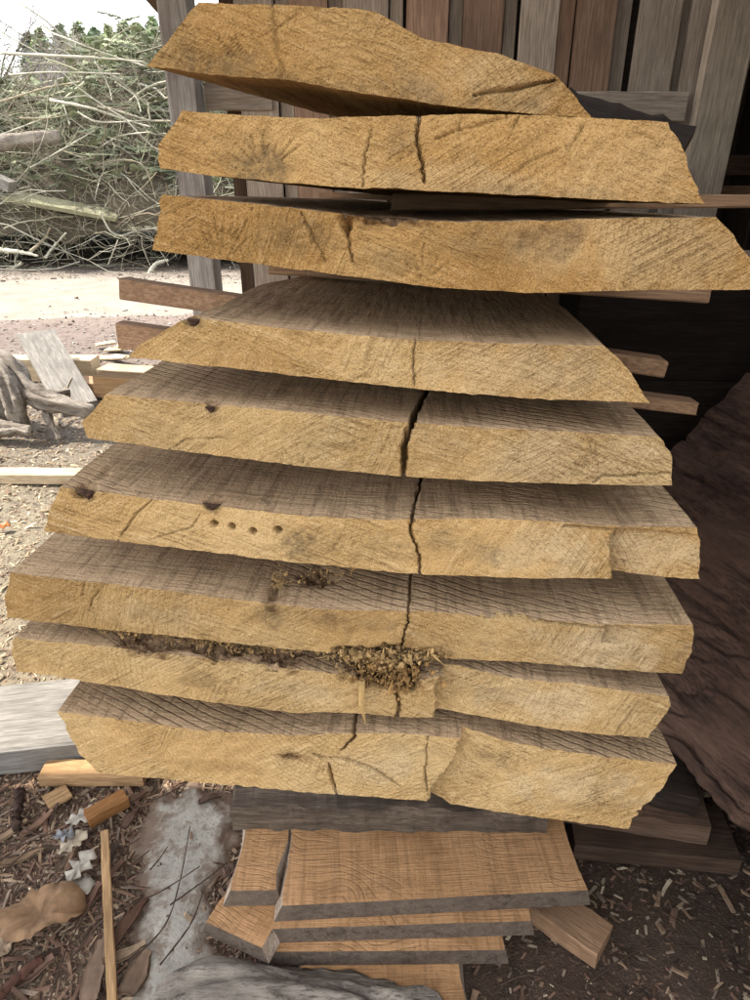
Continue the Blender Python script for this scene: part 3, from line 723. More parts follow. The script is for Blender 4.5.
make_slab(7, 'wide slab above the rotten heart, thin ledge torn along its right end',
    [(10, 573), (100, 583), (200, 595), (270, 604), (350, 611), (440, 612), (510, 619), (605, 624), (693, 625)],
    [(7, 617), (110, 630), (200, 639), (300, 650), (400, 656), (520, 662), (600, 668), (682, 674)],
    [(5, 590)], [(690, 652), (695, 634)], M_front_b, PI_B, seed=707, pales=[(600, 650, 110, 30, .65), (150, 615, 90, 25, .2)],
    cracks=[([(403, 655), (402, 640), (408, 622), (408, 612)], (411, 576), .0015, .014)],
    steps=[([(602, 642), (606, 630), (604, 627)], .018, .03, 1)],
    lines=[([(480, 617), (540, 622), (606, 628)], .0024, .016), ([(84, 584), (82, 598)], .001, .004), ([(104, 586), (92, 600), (88, 612)], .0011, .005), ([(133, 590), (125, 603)], .001, .003)],
    pits=[(395, 655, .060, .013, .055), (352, 652, .03, .007, .03)], toppits=[(274, 592, .012, .03, .014), (320, 578, .03, .03, .008)],
    stains=[(265, 615, 34, 22, .8), (160, 612, 40, 20, .3), (345, 620, 90, 12, .4), (450, 640, 70, 12, .25)], rots=[(330, 622, 30, 14, .4), (400, 652, 70, 14, .85)])
make_slab(8, 'thin slab below the rotten heart, crumbled trough along its top',
    [(14, 638), (100, 646), (200, 657), (300, 669), (350, 676), (395, 684), (432, 679), (450, 671), (513, 680), (580, 685), (669, 697)],
    [(17, 671), (110, 685), (200, 701), (300, 714), (322, 711), (360, 714), (400, 717), (432, 718), (500, 722), (560, 730), (648, 738)],
    [(12, 652)], [(660, 722), (671, 706)], M_front_b, PI_B, seed=808, pales=[(560, 705, 120, 30, .6), (300, 690, 100, 20, .35)],
    cracks=[([(398, 717), (399, 705), (396, 692)], None, .0026, .022)],
    steps=[([(433, 718), (437, 700), (434, 690), (442, 672)], .024, .06, 1)],
    pits=[(392, 680, .058, .015, .05)], toppits=[(150, 641, .05, .03, .014), (220, 648, .05, .03, .016), (280, 656, .04, .03, .013), (380, 672, .05, .04, .018)],
    stains=[(210, 680, 40, 18, .4), (330, 690, 60, 14, .25), (500, 700, 60, 20, .3)], rots=[(385, 680, 60, 14, .9), (240, 662, 110, 7, .4)])
make_slab(9, 'lowest slab of the big pile, chamfered left end and curved splits in its face',
    [(57, 712), (130, 721), (200, 730), (290, 736), (345, 733), (400, 733), (460, 738), (520, 748), (600, 757), (677, 765)],
    [(118, 775), (200, 782), (330, 794), (430, 801), (520, 815), (628, 829)],
    [(99, 772), (80, 754), (61, 719)], [(633, 819), (645, 806), (656, 796)], M_front_b, PI_B, seed=909, pales=[(580, 790, 90, 40, .6), (380, 765, 70, 30, .45)],
    cracks=[([(341, 750), (350, 741), (355, 734)], (356, 712), .0020, .016)],
    steps=[([(428, 801), (432, 785), (450, 764), (457, 750), (461, 739)], .026, .07, 1)],
    lines=[([(312, 754), (322, 758), (345, 759), (375, 770), (400, 786)], .0024, .018), ([(329, 763), (331, 778), (337, 795)], .0028, .02), ([(428, 736), (425, 770), (428, 795)], .0016, .008)] + fan(610, 818, 14, 40, 95, 150, 6) + fan(520, 752, 5, 30, 200, 320, 5),
    pits=[(290, 757, .022, .006, .008), (641, 812, .008, .006, .012)],
    stains=[(500, 765, 60, 22, .6), (420, 750, 50, 16, .3)], rots=[(290, 757, 28, 8, .95), (220, 765, 80, 12, .25), (580, 805, 60, 14, .25)])

# crumbs of rotten heartwood clinging in the pocket (too many to count)
def crumbs(parent, px_list, n, size, colr, seed):
    r = np.random.RandomState(seed); Vs, Fs, Cs = [], [], []; off = 0
    base = np.array([(-1, 0, 0), (1, 0, 0), (0, -1, 0), (0, 1, 0), (0, 0, 1), (0, 0, -1)], float)
    fc = np.array([(0, 2, 4), (2, 1, 4), (1, 3, 4), (3, 0, 4), (2, 0, 5), (1, 2, 5), (3, 1, 5), (0, 3, 5)])
    for _ in range(n):
        x, y, sx, sy, Y = px_list[r.randint(len(px_list))]
        c = FP(x + r.normal(0, sx), y + r.normal(0, sy), 0); s = size * min(2.0, np.exp(r.normal(-.25, .6)))
        A = r.normal(0, 1, (3, 3)); Q, _r = np.linalg.qr(A)
        if r.rand() < .35:
            p = base * r.uniform(.5, 1.3, (6, 3)) * np.array([.35, .35, r.uniform(1.2, 2.8)]) * s
            Q = np.array(Matrix.Rotation(r.normal(0, .45), 3, 'X') @ Matrix.Rotation(r.normal(0, .5), 3, 'Y'))
        else: p = base * r.uniform(.4, 1.3, (6, 3)) * s
        Vs.append(p @ Q.T + np.array([c[0], Y + r.uniform(-.004, .014), c[1]])); Fs.append(fc + off); off += 6
        Cs.append(np.tile(np.array(colr) * r.uniform(.45, 1.25), (6, 1)))
    o = link('rotten_crumbs', np_mesh('rotten_crumbs', np.vstack(Vs), np.vstack(Fs), M_attr, smooth=False, cols=np.vstack(Cs)))
    o.parent = parent; o.matrix_parent_inverse = parent.matrix_world.inverted(); o.matrix_world = FRAME.copy(); o['kind'] = 'stuff'
    return o
bpy.context.view_layer.update()
crumbs(SLABS[7]['o'], [(372, 660, 14, 5, 0), (405, 658, 12, 6, 0), (430, 655, 10, 3, 0), (345, 656, 16, 3, .002)], 650, .0026, (.43, .275, .115), 1)
crumbs(SLABS[8]['o'], [(378, 676, 14, 6, .003), (405, 680, 14, 6, .003), (395, 690, 10, 6, .002), (370, 668, 14, 4, .01)], 600, .0027, (.33, .185, .065), 2)
crumbs(SLABS[8]['o'], [(140, 637, 22, 4, .016), (200, 644, 26, 5, .014), (260, 652, 28, 5, .013)], 1300, .0020, (.36, .22, .09), 3)
crumbs(SLABS[7]['o'], [(275, 594, 4, 7, .03), (320, 588, 18, 8, .03)], 160, .0018, (.38, .24, .10), 4)
def bark_pocket(key, x, y, w, h, seed):
    r_ = np.random.RandomState(seed); c = FP(x, y); n_ = 12; V = []
    for f_, yd in ((0, -.0015), (.6, -.0022), (1.0, .004)):
        for i_ in range(n_):
            th = i_ / n_ * 6.283; q_ = (1 + r_.uniform(-.35, .35)) * f_
            V.append((c[0] + w * q_ * math.cos(th) * (1 if math.sin(th) > -.2 else .35), yd + r_.uniform(-.001, .001), c[1] + h * q_ * (min(math.sin(th), .35) if math.sin(th) > 0 else 1.3 * math.sin(th))))
    Fs = np.array([(a_ * n_ + j, a_ * n_ + (j + 1) % n_, (a_ + 1) * n_ + (j + 1) % n_, (a_ + 1) * n_ + j) for a_ in (0, 1) for j in range(n_)])
    o = link('bark_pocket', np_mesh('bark_pocket', np.array(V), Fs, M_attr, smooth=False, cols=np.tile((.055, .028, .017), (len(V), 1)) * r_.uniform(.5, 1.6, (len(V), 1))))
    pr = SLABS[key]['o']; o.parent = pr; o.matrix_parent_inverse = pr.matrix_world.inverted(); o.matrix_world = FRAME.copy()
for a_ in ((4, 193, 321, .008, .006, 1), (5, 211, 408, .008, .005, 2), (6, 86, 493, .011, .009, 3), (6, 211, 506, .010, .005, 4), (9, 641, 811, .007, .005, 5)): bark_pocket(*a_)
# a splinter hanging out of the rot
p0, p1 = FP(362, 678), FP(366, 721)
V, Fq = tube_arrays([(p0[0], -.004, p0[1]), (p0[0] + .001, -.010, (p0[1] + p1[1]) / 2), (p1[0], -.006, p1[1])], [.0045, .0035, .0006], 5)
o = link('splinter', np_mesh('splinter', V, Fq, M_attr, smooth=False, cols=np.tile((.46, .30, .12), (len(V), 1))))
o.parent = SLABS[8]['o']; o.matrix_parent_inverse = SLABS[8]['o'].matrix_world.inverted(); o.matrix_world = FRAME.copy()

# ------------------------------------------------------------------ stickers between the slabs
def sticker(lo, up, Y, X0, X1, w, mat, label, name='sticker', skew=0.0):
    """a batten lying on slab `lo` and carrying slab `up` at depth Y; spans X0..X1 in the pile's frame"""
    A, Bs = SLABS[lo], SLABS[up]
    xa, xb = max(X0, A['T'][0, 0]), min(X1, A['T'][-1, 0]); xs = np.linspace(xa, xb, 40)
    x2 = np.linspace(max(X0, Bs['B'][0, 0]), min(X1, Bs['B'][-1, 0]), 40)
    zl = A['zt'](xs); k = np.polyfit(xs, zl, 1); bl = np.poly1d(k); sh = (zl - bl(xs)).max() + .0006
    zu = Bs['zb'](x2); k2 = np.polyfit(x2, zu, 1); bu = np.poly1d(k2); sh2 = (zu - bu(x2)).min() - .0006
    b0, b1 = bl(X0) + sh, bl(X1) + sh; t0, t1 = bu(X0) + sh2, bu(X1) + sh2
    h0, h1 = max(t0 - b0, .012), max(t1 - b1, .012)
    n = 10; V = []; r = np.random.RandomState(int(abs(Y) * 1000) + lo)
    for i in range(n + 1):
        t = i / n; x = X0 + (X1 - X0) * t; zb = b0 + (b1 - b0) * t; h = h0 + (h1 - h0) * t; c = .0025; Yc = Y + skew * (t - .5)
        for yy_, zz in ((-w/2 + c, 0), (w/2 - c, 0), (w/2, c), (w/2, h - c), (w/2 - c, h), (-w/2 + c, h), (-w/2, h - c), (-w/2, c)):
            V.append((x - X0 + (r.uniform(-.002, .002) if i in (0, n) else 0), yy_ + r.uniform(-.001, .001) + Yc - Y, zb + zz - b0))
    Fs = [(i * 8 + j, i * 8 + (j + 1) % 8, (i + 1) * 8 + (j + 1) % 8, (i + 1) * 8 + j) for i in range(n) for j in range(8)]
    Fs = np.array(Fs)[:, ::-1]
    me = np_mesh(name, np.array(V), [Fs, np.array([[0, 1, 2, 3], [0, 3, 4, 7], [4, 5, 6, 7]]), np.array([[0, 3, 2, 1], [0, 7, 4, 3], [4, 7, 6, 5]]) + n * 8], mat, smooth=False)
    o = link(name, me, None, FRAME @ Matrix.Translation((X0, Y, b0)))
    tag(o, label, 'batten', 'battens between the slabs'); return o
def top_z(k, x=.0): return float(SLABS[k]['zt'](x))
# front runs, found from the pixels of their visible ends
a = FZ(125, 303, top_z(5, -.2)); a2 = FZ(660, 374, top_z(5, .3))
sticker(5, 4, (a[1] + a2[1]) / 2, a[0], a2[0], .045, M_stick, skew=a2[1] - a[1], label= 'long brown batten under the fourth slab, its left end jutting out furthest')
a = FZ(122, 349, top_z(6, -.25)); a2 = FZ(690, 419, top_z(6, .3))
sticker(6, 5, (a[1] + a2[1]) / 2, a[0], a2[0], .045, M_stick, skew=a2[1] - a[1], label= 'red-brown batten under the slab with the wide black crack')
a = FZ(72, 391, top_z(7, -.3)); 
sticker(7, 6, .85, -.72, .42, .06, M_tan, 'tan batten under the slab with drilled holes')
a = FZ(705, 317, top_z(4, .2))
sticker(4, 3, .47, -.22, FP(706, 300, .46)[0], .04, M_stick, 'brown batten right under the third slab, running along its underside')
a = FZ(560, 206, top_z(3, .1))
sticker(3, 2, .42, -.02, .95, .05, M_stick, 'thin orange-brown batten between the second and third slabs, jutting out right')
sticker(8, 7, .5, -.30, .36, .04, M_stickp, 'short pale batten in the gap at the rotten heart')
sticker(9, 8, .5, -.28, .36, .04, M_stickp, 'pale batten lying on the lowest slab of the pile')
BACK = {(5, 4): M_stick, (6, 5): M_stick, (7, 6): M_stickp, (4, 3): M_stick, (3, 2): M_stick, (8, 7): M_stickp, (9, 8): M_stickp}
words = {3: 'third', 4: 'fourth', 5: 'fifth', 6: 'sixth', 7: 'seventh', 8: 'eighth', 9: 'ninth'}
for (lo_, up_), mt in BACK.items():
    sticker(lo_, up_, 1.62, -.30, .34, .045, mt, 'batten at the far end of the pile on the %s slab from the top' % words[lo_])
# a dark waney plank under the right side of the top slab
A = SLABS[2]; zb_ = float(A['zt'](.3))
V = []; prof = [(0, 0), (.11, 0), (.125, .010), (.09, .040), (.03, .046), (-.005, .03)]
pl = np.array([(x_, y_) for x_, y_ in [(.02, .30), (.46, .36)]])
e0, e1 = FP(560, 100, .40), FP(688, 139, .34)
P_ = FRAME @ Vector((e0[0], .40, e0[1])); Q_ = FRAME @ Vector((e1[0], .34, e1[1]))
M_, L_ = axis_matrix(P_, Q_, FRAME.to_3x3() @ Vector((.1, -.55, .8)))
me = prism_mesh('waney_plank', [(-.05, -.03), (.05, -.03), (.055, -.02), (.04, 0), (-.03, .004), (-.06, -.01)], L_, [M_dark, M_beam], 12, .003, seed=8)
o = link('waney_plank', me, None, M_); tag(o, 'dark waney-edged plank wedged under the right side of the topmost slab', 'plank')
sticker(2, 1, 1.55, -.10, .30, .05, M_stick, 'batten at the far end of the pile under the topmost slab')

# ------------------------------------------------------------------ the low pile of boards on the ground
def low_board(label, fl, fr, h, th, length, name='wide_board', jitl=.006, back=None, mats=None, extra=0.0, seed=1):
    """front top edge from pixel fl to fr at height h; waney long sides"""
    a, b_ = G(*fl, h), G(*fr, h); a[2] = b_[2] = 0
    wv = b_ - a; wd = np.linalg.norm(wv); ux = wv / wd; ay = np.array([-ux[1], ux[0], 0])
    n = 26; k = 9; r = np.random.RandomState(seed)
    ys = np.r_[np.linspace(0, .3, 14), np.linspace(.34, length, n - 14)]
    wl = .012 * fbm(np.stack([ys * 7, ys * 0 + seed, ys * 0], 1), 3, seed); wr = .012 * fbm(np.stack([ys * 7, ys * 0 + seed + 4, ys * 0], 1), 3, seed)
    V = []
    for i, y in enumerate(ys):
        rowx = np.linspace(0, 1, k)
        x0, x1 = wl[i] - wl[0], wd + wr[i] - wr[0]
        sl_, sr_ = .014 + .006 * math.sin(9 * y + seed), .012
        top = [(x0 + (x1 - x0) * t, y, th + r.uniform(-.0008, .0008)) for t in rowx]
        bot = [(x0 - sl_ + (x1 - x0 + sl_ + sr_) * t, y, 0) for t in rowx]
        V += top + bot[::-1]
    m_ = 2 * k; Fs = []; fm = []
    for i in range(n - 1):
        for j in range(m_):
            a_, b2 = i * m_ + j, i * m_ + (j + 1) % m_
            Fs.append((a_, b2, b2 + m_, a_ + m_)); fm.append(0 if j < k - 1 else (2 if j in (k - 1, m_ - 1) else 0))
    ends = []
    for i, fl_ in ((0, 1), (n - 1, 0)):
        for j in range(k - 1):
            q_ = [i * m_ + j, i * m_ + j + 1, i * m_ + m_ - 2 - j, i * m_ + m_ - 1 - j]
            ends.append(q_[::-1] if fl_ else q_); fm.append(1)
    me = np_mesh(name, np.array(V), np.array(Fs + ends), mats or [M_orange_x, M_greyend_x, M_wane_pale], fm, smooth=False)
    Mx = Matrix(((ux[0], ay[0], 0, a[0]), (ux[1], ay[1], 0, a[1]), (0, 0, 1, h - th), (0, 0, 0, 1)))
    o = link(name, me, None, Mx); tag(o, label, 'board', 'boards in the low pile'); return o
def wood_y(name, *a, **k): return wood_mat(name, *a, **k)
# grain runs away from the camera on these, so their faces use a Y-grained variant
def lumber_face(name, light, dark_, ripple):
    m, nt, b = new_mat(name)
    v = coords(nt); sx = nt.nodes.new('ShaderNodeSeparateXYZ'); nt.links.new(v, sx.inputs[0])
    big = noise(nt, v, 5, 5, .6); g = noise(nt, coords(nt, (1, .05, 1)), 90, 5, .6); s_ = noise(nt, coords(nt, (.04, 1, 1)), 260, 3, .6)
    ww = noise(nt, v, 3.5, 2, .5)
    arc = math_(nt, 'ADD', math_(nt, 'MULTIPLY', sx.outputs['X'], 120.0), math_(nt, 'ADD', math_(nt, 'MULTIPLY', sx.outputs['Y'], 420.0), math_(nt, 'MULTIPLY', ww, 90.0)))
    rip = math_(nt, 'MULTIPLY', ramp(nt, math_(nt, 'SINE', arc), [(.55, 0.0), (1.0, 1.0)]), ramp(nt, noise(nt, v, 6, 2, .5), [(.45, 0.0), (.62, 1.0)]))
    c = ramp(nt, big, [(.3, dark_), (.7, light)])
    c = mix(nt, ramp(nt, g, [(.36, .5), (.52, 0.0)]), c, tuple(x * .6 for x in dark_))
    c = mix(nt, ramp(nt, s_, [(.38, .4), (.5, 0.0)]), c, tuple(x * .6 for x in dark_))
    c = mix(nt, math_(nt, 'MULTIPLY', rip, ripple), c, tuple(x * .45 for x in dark_))
    dirt = noise(nt, v, 11, 5, .7); sp = noise(nt, v, 160, 3, .7)
    c = mix(nt, ramp(nt, dirt, [(.52, 0.0), (.68, .55)]), c, tuple(x * .5 for x in dark_))
    c = mix(nt, ramp(nt, sp, [(.30, .6), (.40, 0.0)]), c, (.09, .055, .03))
    c = mix(nt, ramp(nt, sp, [(.62, 0.0), (.72, .5)]), c, (.62, .47, .31))
    nt.links.new(c, b.inputs['Base Color'])
    bump(nt, b, math_(nt, 'ADD', g, math_(nt, 'ADD', s_, math_(nt, 'MULTIPLY', rip, -.35))), .0022, 1.0)
    return m
M_orange_x = lumber_face('lumber_face_sawn', (.57, .325, .155), (.42, .222, .095), .16)
M_greyend_x = bark_mat('lumber_end_weathered', (.13, .095, .070), (.065, .046, .034), (.17, .128, .095), 60, .9, .003)
nt_ = M_greyend_x.node_tree
M_wane_pale = bark_mat('pale_wane', (.42, .32, .235), (.24, .16, .11), (.52, .43, .34), 30, .3, .006)

H4, H3, H2, H1 = .048, .096, .145, .196
low_board('bottom board of the low pile, orange sawn face by the weathered log', (300, 1005), (466, 1003), H4, .046, .9, seed=41)
low_board('grey-ended board of the low pile, second up from the ground', (262, 952), (505, 950), H3, .047, 1.0, seed=42)
low_board('board of the low pile with a strip of orange face below the wide top board', (264, 929), (531, 921), H2, .047, 1.05, seed=43)
low_board('pale board end sticking out left of the low pile', (206, 922), (262, 948), H2, .045, .62, seed=44)
low_board('widest top board of the low pile with curved saw marks', (282, 906), (588, 890), H1, .049, 1.2, seed=45)
low_board('narrow board on top of the low pile with waney edges, grey front end', (230, 891), (276, 890), H1, .049, .9, seed=46)
# charred slab across the low pile
a, b_ = G(232, 829, H1 + .001), G(546, 834, H1 + .001)
u_ = (b_ - a) / np.linalg.norm(b_ - a); back_ = np.array([-u_[1], u_[0], 0])
n = 60; k = 10; V = []
thick = .068; wl = np.linspace(0, np.linalg.norm(b_ - a), n)
r = np.random.RandomState(3)
sec = [(0, 0), (0, .022), (.001, .045), (.004, thick), (.12, thick), (.30, thick), (.5, thick), (.5, 0)]
V = np.array([(x_, y_, z_) for x_ in wl for y_, z_ in sec]); k = len(sec)
V[:, 1] += (V[:, 1] < .1) * .006 * fbm(V * 28, 3, 4); V[:, 2] += (V[:, 2] > .05) * .004 * fbm(V * 22, 3, 5)
ends_ = (V[:, 0] < 1e-6); V[ends_, 0] += .015 * fbm(V[ends_] * 40, 3, 6)
Fs = [(i * k + j, i * k + (j + 1) % k, (i + 1) * k + (j + 1) % k, (i + 1) * k + j) for i in range(n - 1) for j in range(k)]
Fs = np.array(Fs)[:, ::-1]
c_ = len(V); V = np.vstack([V, V[:k].mean(0), V[-k:].mean(0)])
T_ = np.array([(c_, j, (j + 1) % k) for j in range(k)] + [(c_ + 1, (n - 1) * k + (j + 1) % k, (n - 1) * k + j) for j in range(k)])[:, ::-1]
o = link('charred_slab', np_mesh('charred_slab', V, [Fs, T_], M_char, smooth=False),
         None, Matrix(((u_[0], back_[0], 0, a[0]), (u_[1], back_[1], 0, a[1]), (0, 0, 1, a[2]), (0, 0, 0, 1))))
tag(o, 'blackened grey slab with a charred edge lying under the big pile', 'slab')
# bearers that carry the big pile, in the dark behind
z9 = lambda X, Y: (FRAME @ Vector((X, Y, float(SLABS[9]['zb'](X)))))
def bearer(Y, X0, X1, zbot, w, label):
    p0, p1 = z9(X0, Y), z9(X1, Y)
    zl = np.array([z9(t, Y).z - (p0.z + (p1.z - p0.z) * (t - X0) / (X1 - X0)) for t in np.linspace(X0, X1, 30)]).min()
    b0, b1 = p0.z + zl - .001, p1.z + zl - .001
    V = []; h = .0
    nx = 8; yv = Vector((-(p1 - p0).y, (p1 - p0).x, 0)).normalized()
    for i in range(nx + 1):
        t = i / nx; p = p0.lerp(p1, t); top = b0 + (b1 - b0) * t
        for s_, zz in ((-1, zbot), (1, zbot), (1, top), (-1, top)): V.append((p.x + yv.x * s_ * w / 2, p.y + yv.y * s_ * w / 2, zz))
    V = np.array(V); org = np.array([p0.x, p0.y, zbot])
    Fs = [(i * 4 + j, (i + 1) * 4 + j, (i + 1) * 4 + (j + 1) % 4, i * 4 + (j + 1) % 4) for i in range(nx) for j in range(4)]
    Fs += [(0, 1, 2, 3), (nx * 4 + 3, nx * 4 + 2, nx * 4 + 1, nx * 4)]
    o = link('bearer', np_mesh('bearer', V - org, np.array(Fs), M_beam, smooth=False), None, Matrix.Translation(org))
    tag(o, label, 'timber', 'bearers under the big pile'); return o
zc = a[2] + thick
bearer(.62, -.20, .30, zc + .004, .16, 'deep bearer block standing on the charred slab')
bearer(1.55, -.26, .30, -.01, .18, 'deep bearer block at the far end of the big pile')

# ------------------------------------------------------------------ right side, in the dark of the shed
# boards lying crosswise on the ground, ends towards the pile
def cross_board(name, label, pl, pr, h, th, w, mat, grp=None):
    a, b_ = G(*pl, h + th), G(*pr, h + th)
    d = (b_ - a) / np.linalg.norm(b_ - a); nrm = np.array([-d[1], d[0], 0])
    P, Q = a + nrm * w / 2, b_ + nrm * w / 2; P[2] = Q[2] = h
    o = timber(name, P, Q, w, th, mat, jit=.002); tag(o, label, 'board', grp); return o
cross_board('spare_board', 'dim board lying lowest on the dark ground right of the low pile', (575, 846), (742, 862), .002, .05, .16, M_beam, 'boards on the dark ground')
cross_board('spare_board', 'shorter dim board lying on top of another under the leaning bark slab', (560, 806), (712, 829), .054, .06, .15, M_beam, 'boards on the dark ground')
cross_board('spare_board', 'dim upper board tucked under the leaning bark slab', (600, 775), (700, 800), .116, .06, .14, M_dark, 'boards on the dark ground')
# stray board end poking out right of the low pile
a, b_ = G(538, 925, .05), G(600, 962, .05); a[2] = b_[2] = .001
o = timber('stray_board', a + np.array([-.02, .10, 0]), b_ + np.array([.025, .045, 0]), .085, .05, M_stick, jit=.002)
tag(o, 'short brown board end lying on the floor right of the low pile', 'board')
zz = 0.0  # near-black stack added to keep this corner in deep shade
for i_, hh_ in enumerate((.22, .20, .22, .21, .20, .19)):
    o = timber('shade_timber', (.62 + .03 * (i_ % 3), 2.48, zz), (2.15 - .05 * (i_ % 2), 2.44, zz), .30, hh_, M_dark, jit=.003)
    tag(o, 'near-black timber added to deepen the shade behind the leaning bark slab, %s' % ('lowest', 'second up', 'third up', 'fourth up', 'fifth up', 'topmost')[i_], 'timber', 'near-black timbers added for deep shade in the shed'); zz += hh_ + .001
# wide slab with its bark on, leaning in the dark
hb = .186
p1, p2 = G(640, 738, hb), G(748, 848, hb); e_ = (p1 - p2) / np.linalg.norm(p1 - p2)
up_ = np.array([.76, .12, .64]); up_ -= e_ * up_.dot(e_); up_ /= np.linalg.norm(up_); nz_ = np.cross(e_, up_)
if nz_[0] > 0: nz_ = -nz_
o0 = p2 - e_ * .35; LX, LY, TH = 1.25, 1.05, .09
nx_, ny_ = 260, 200
XX, YY = np.meshgrid(np.linspace(0, LX, nx_), np.linspace(0, LY, ny_), indexing='ij')
q3 = np.stack([XX.ravel() * 5, YY.ravel() * 16, XX.ravel() * 0], 1)
edge = .035 * fbm(np.stack([XX.ravel() * 7, XX.ravel() * 0, XX.ravel() * 0], 1), 4, 51)
rel = .010 * fbm(q3, 4, 52) - .016 * np.clip(.16 - np.abs(fbm(q3 * np.array([.5, .7, 1]) + 4, 3, 53)), 0, 1) / .16
round_ = .05 * np.exp(-YY.ravel() / .05)
yl = YY.ravel() + (edge - edge.min()) * np.exp(-YY.ravel() / .12)
Vt = np.stack([XX.ravel(), yl, TH + rel - round_], 1); Vb = np.stack([XX.ravel(), yl + .0, 0 * yl], 1)
nvt = len(Vt); rim = [i_ * ny_ for i_ in range(nx_)] + [(nx_ - 1) * ny_ + j_ for j_ in range(1, ny_)] + [i_ * ny_ + ny_ - 1 for i_ in range(nx_ - 2, -1, -1)] + [j_ for j_ in range(ny_ - 2, 0, -1)]
Fr = np.array([(rim[i_], rim[i_] + nvt, rim[(i_ + 1) % len(rim)] + nvt, rim[(i_ + 1) % len(rim)]) for i_ in range(len(rim))])
flip_ = np.cross(e_, up_).dot(nz_) < 0
me = np_mesh('bark_slab', np.vstack([Vt, Vb]), [grid_faces(nx_, ny_), grid_faces(nx_, ny_, nvt, True), Fr], M_bark)
yv_ = up_; 
o = link('bark_slab', me, None, Matrix(((e_[0], yv_[0], nz_[0], o0[0]), (e_[1], yv_[1], nz_[1], o0[1]), (e_[2], yv_[2], nz_[2], o0[2]), (0, 0, 0, 1))))
tag(o, 'wide dark red-brown slab with cracked bark leaning over the floor boards right of the pile', 'slab')
shed_part('post', (1.62, 1.30, 0), (1.62, 1.30, 2.4), .14, .14, M_dark, (0, -1, 0))

# ------------------------------------------------------------------ weathered log at the very front
lp = [(150, 1035, .02), (200, 1003, .05), (250, 992, .06), (300, 996, .055), (350, 993, .055), (395, 1012, .05), (440, 1040, .04)]
pts = []
for x, y, h in lp: p = G(x, y, h); pts.append(p)
pts = np.array(pts); tt = np.linspace(0, 1, len(pts)); t2 = np.linspace(0, 1, 48)
pts = np.stack([np.interp(t2, tt, pts[:, i]) for i in range(3)], 1)
rad = .050 + .012 * np.sin(t2 * 7) ; rad *= np.clip(np.minimum(t2, 1 - t2) * 9 + .45, 0, 1)
pts[:, 2] = rad * .92
o0 = np.array([pts[:, 0].mean(), pts[:, 1].mean(), 0])
o = link('weathered_log', log_mesh('weathered_log', pts - o0, rad, M_drift, 48, .014, 8, 12, groove=.007), None, Matrix.Translation(o0))
tag(o, 'silver weathered log lying in front of the low pile', 'log')

# ------------------------------------------------------------------ yard on the left
def grounded(name, label, cat, p0, p1, w, th, mat, z=0.0, grp=None, jit=.002, bow=0):
    a, b_ = G(*p0, z), G(*p1, z)
    o = timber(name, a, b_, w, th, mat, jit=jit, bow=bow); tag(o, label, cat, grp); return o
# thick grey beam with a white sunlit top, then the offcut leaning on its foot
a, b_ = G(-60, 783), G(98, 764); d = (b_ - a) / np.linalg.norm(b_ - a); nr = np.array([-d[1], d[0], 0])
o = timber('grey_timber', a + nr * .14 - d * .25, b_ + nr * .14 + d * .22, .28, .092, M_silver, jit=.003, c=.006); tag(o, 'thick silver-grey beam on the ground beside the lowest slab', 'timber')
a, b_ = G(40, 788), G(122, 787)
o = timber('tan_offcut', a + np.array([0, .035, 0]), b_ + np.array([.06, .035, 0]), .065, .038, M_tan); tag(o, 'tan offcut lying against the grey beam', 'offcut')
a, b_ = G(-40, 483), G(78, 484)
o = timber('cream_board', a + np.array([-.3, .04, 0]), b_ + np.array([.1, .04, 0]), .095, .055, M_cream); tag(o, 'cream sawn board on the sunny ground behind the pile', 'board')
# grey plank leaning among the scraps, and the boards it leans on
p0, p1 = G(78, 408, .02), W(36, 335, G(78, 408)[1] + .62)
ang = Vector(p1 - p0)
o = timber('leaning_plank', p0, p1, .26, .032, M_silver, up=(.35, -.5, .8)); tag(o, 'wide silver plank propped up at a slant behind the driftwood stump', 'plank')
a, b_ = G(-30, 392), G(85, 402)
o = timber('scrap_board', a + np.array([-.2, .35, .0]), b_ + np.array([-.1, .55, .0]), .16, .17, M_cream); tag(o, 'pale board end propping up the slanted silver plank', 'board')
a, b_ = G(72, 394), G(135, 404)
o = timber('knotty_block', a + np.array([0, .06, 0]), b_ + np.array([.25, .06, 0]), .16, .10, M_stick); tag(o, 'short orange block on the ground near the driftwood stump', 'block')
o = timber('pale_block', a + np.array([.12, .34, 0]), b_ + np.array([.35, .40, 0]), .18, .11, M_cream); tag(o, 'pale sawn block behind the short orange block', 'block')
for i, (x_, y_, s_) in enumerate(((108, 352, .2), (116, 346, .17), (104, 343, .15), (122, 356, .19), (113, 360, .2), (126, 349, .16))):
    p = G(x_, y_ + 6); an = rng.uniform(-.5, .5)
    o = timber('white_chip', p + np.array([-s_ / 2, i * .01, .012 * i]), p + np.array([s_ / 2, i * .01 + an * s_, .012 * i + .01]), .10, .014, M_cream)
    tag(o, 'thin whitish split of wood in the heap beside the slanted silver plank', 'wood scrap', 'whitish splits')

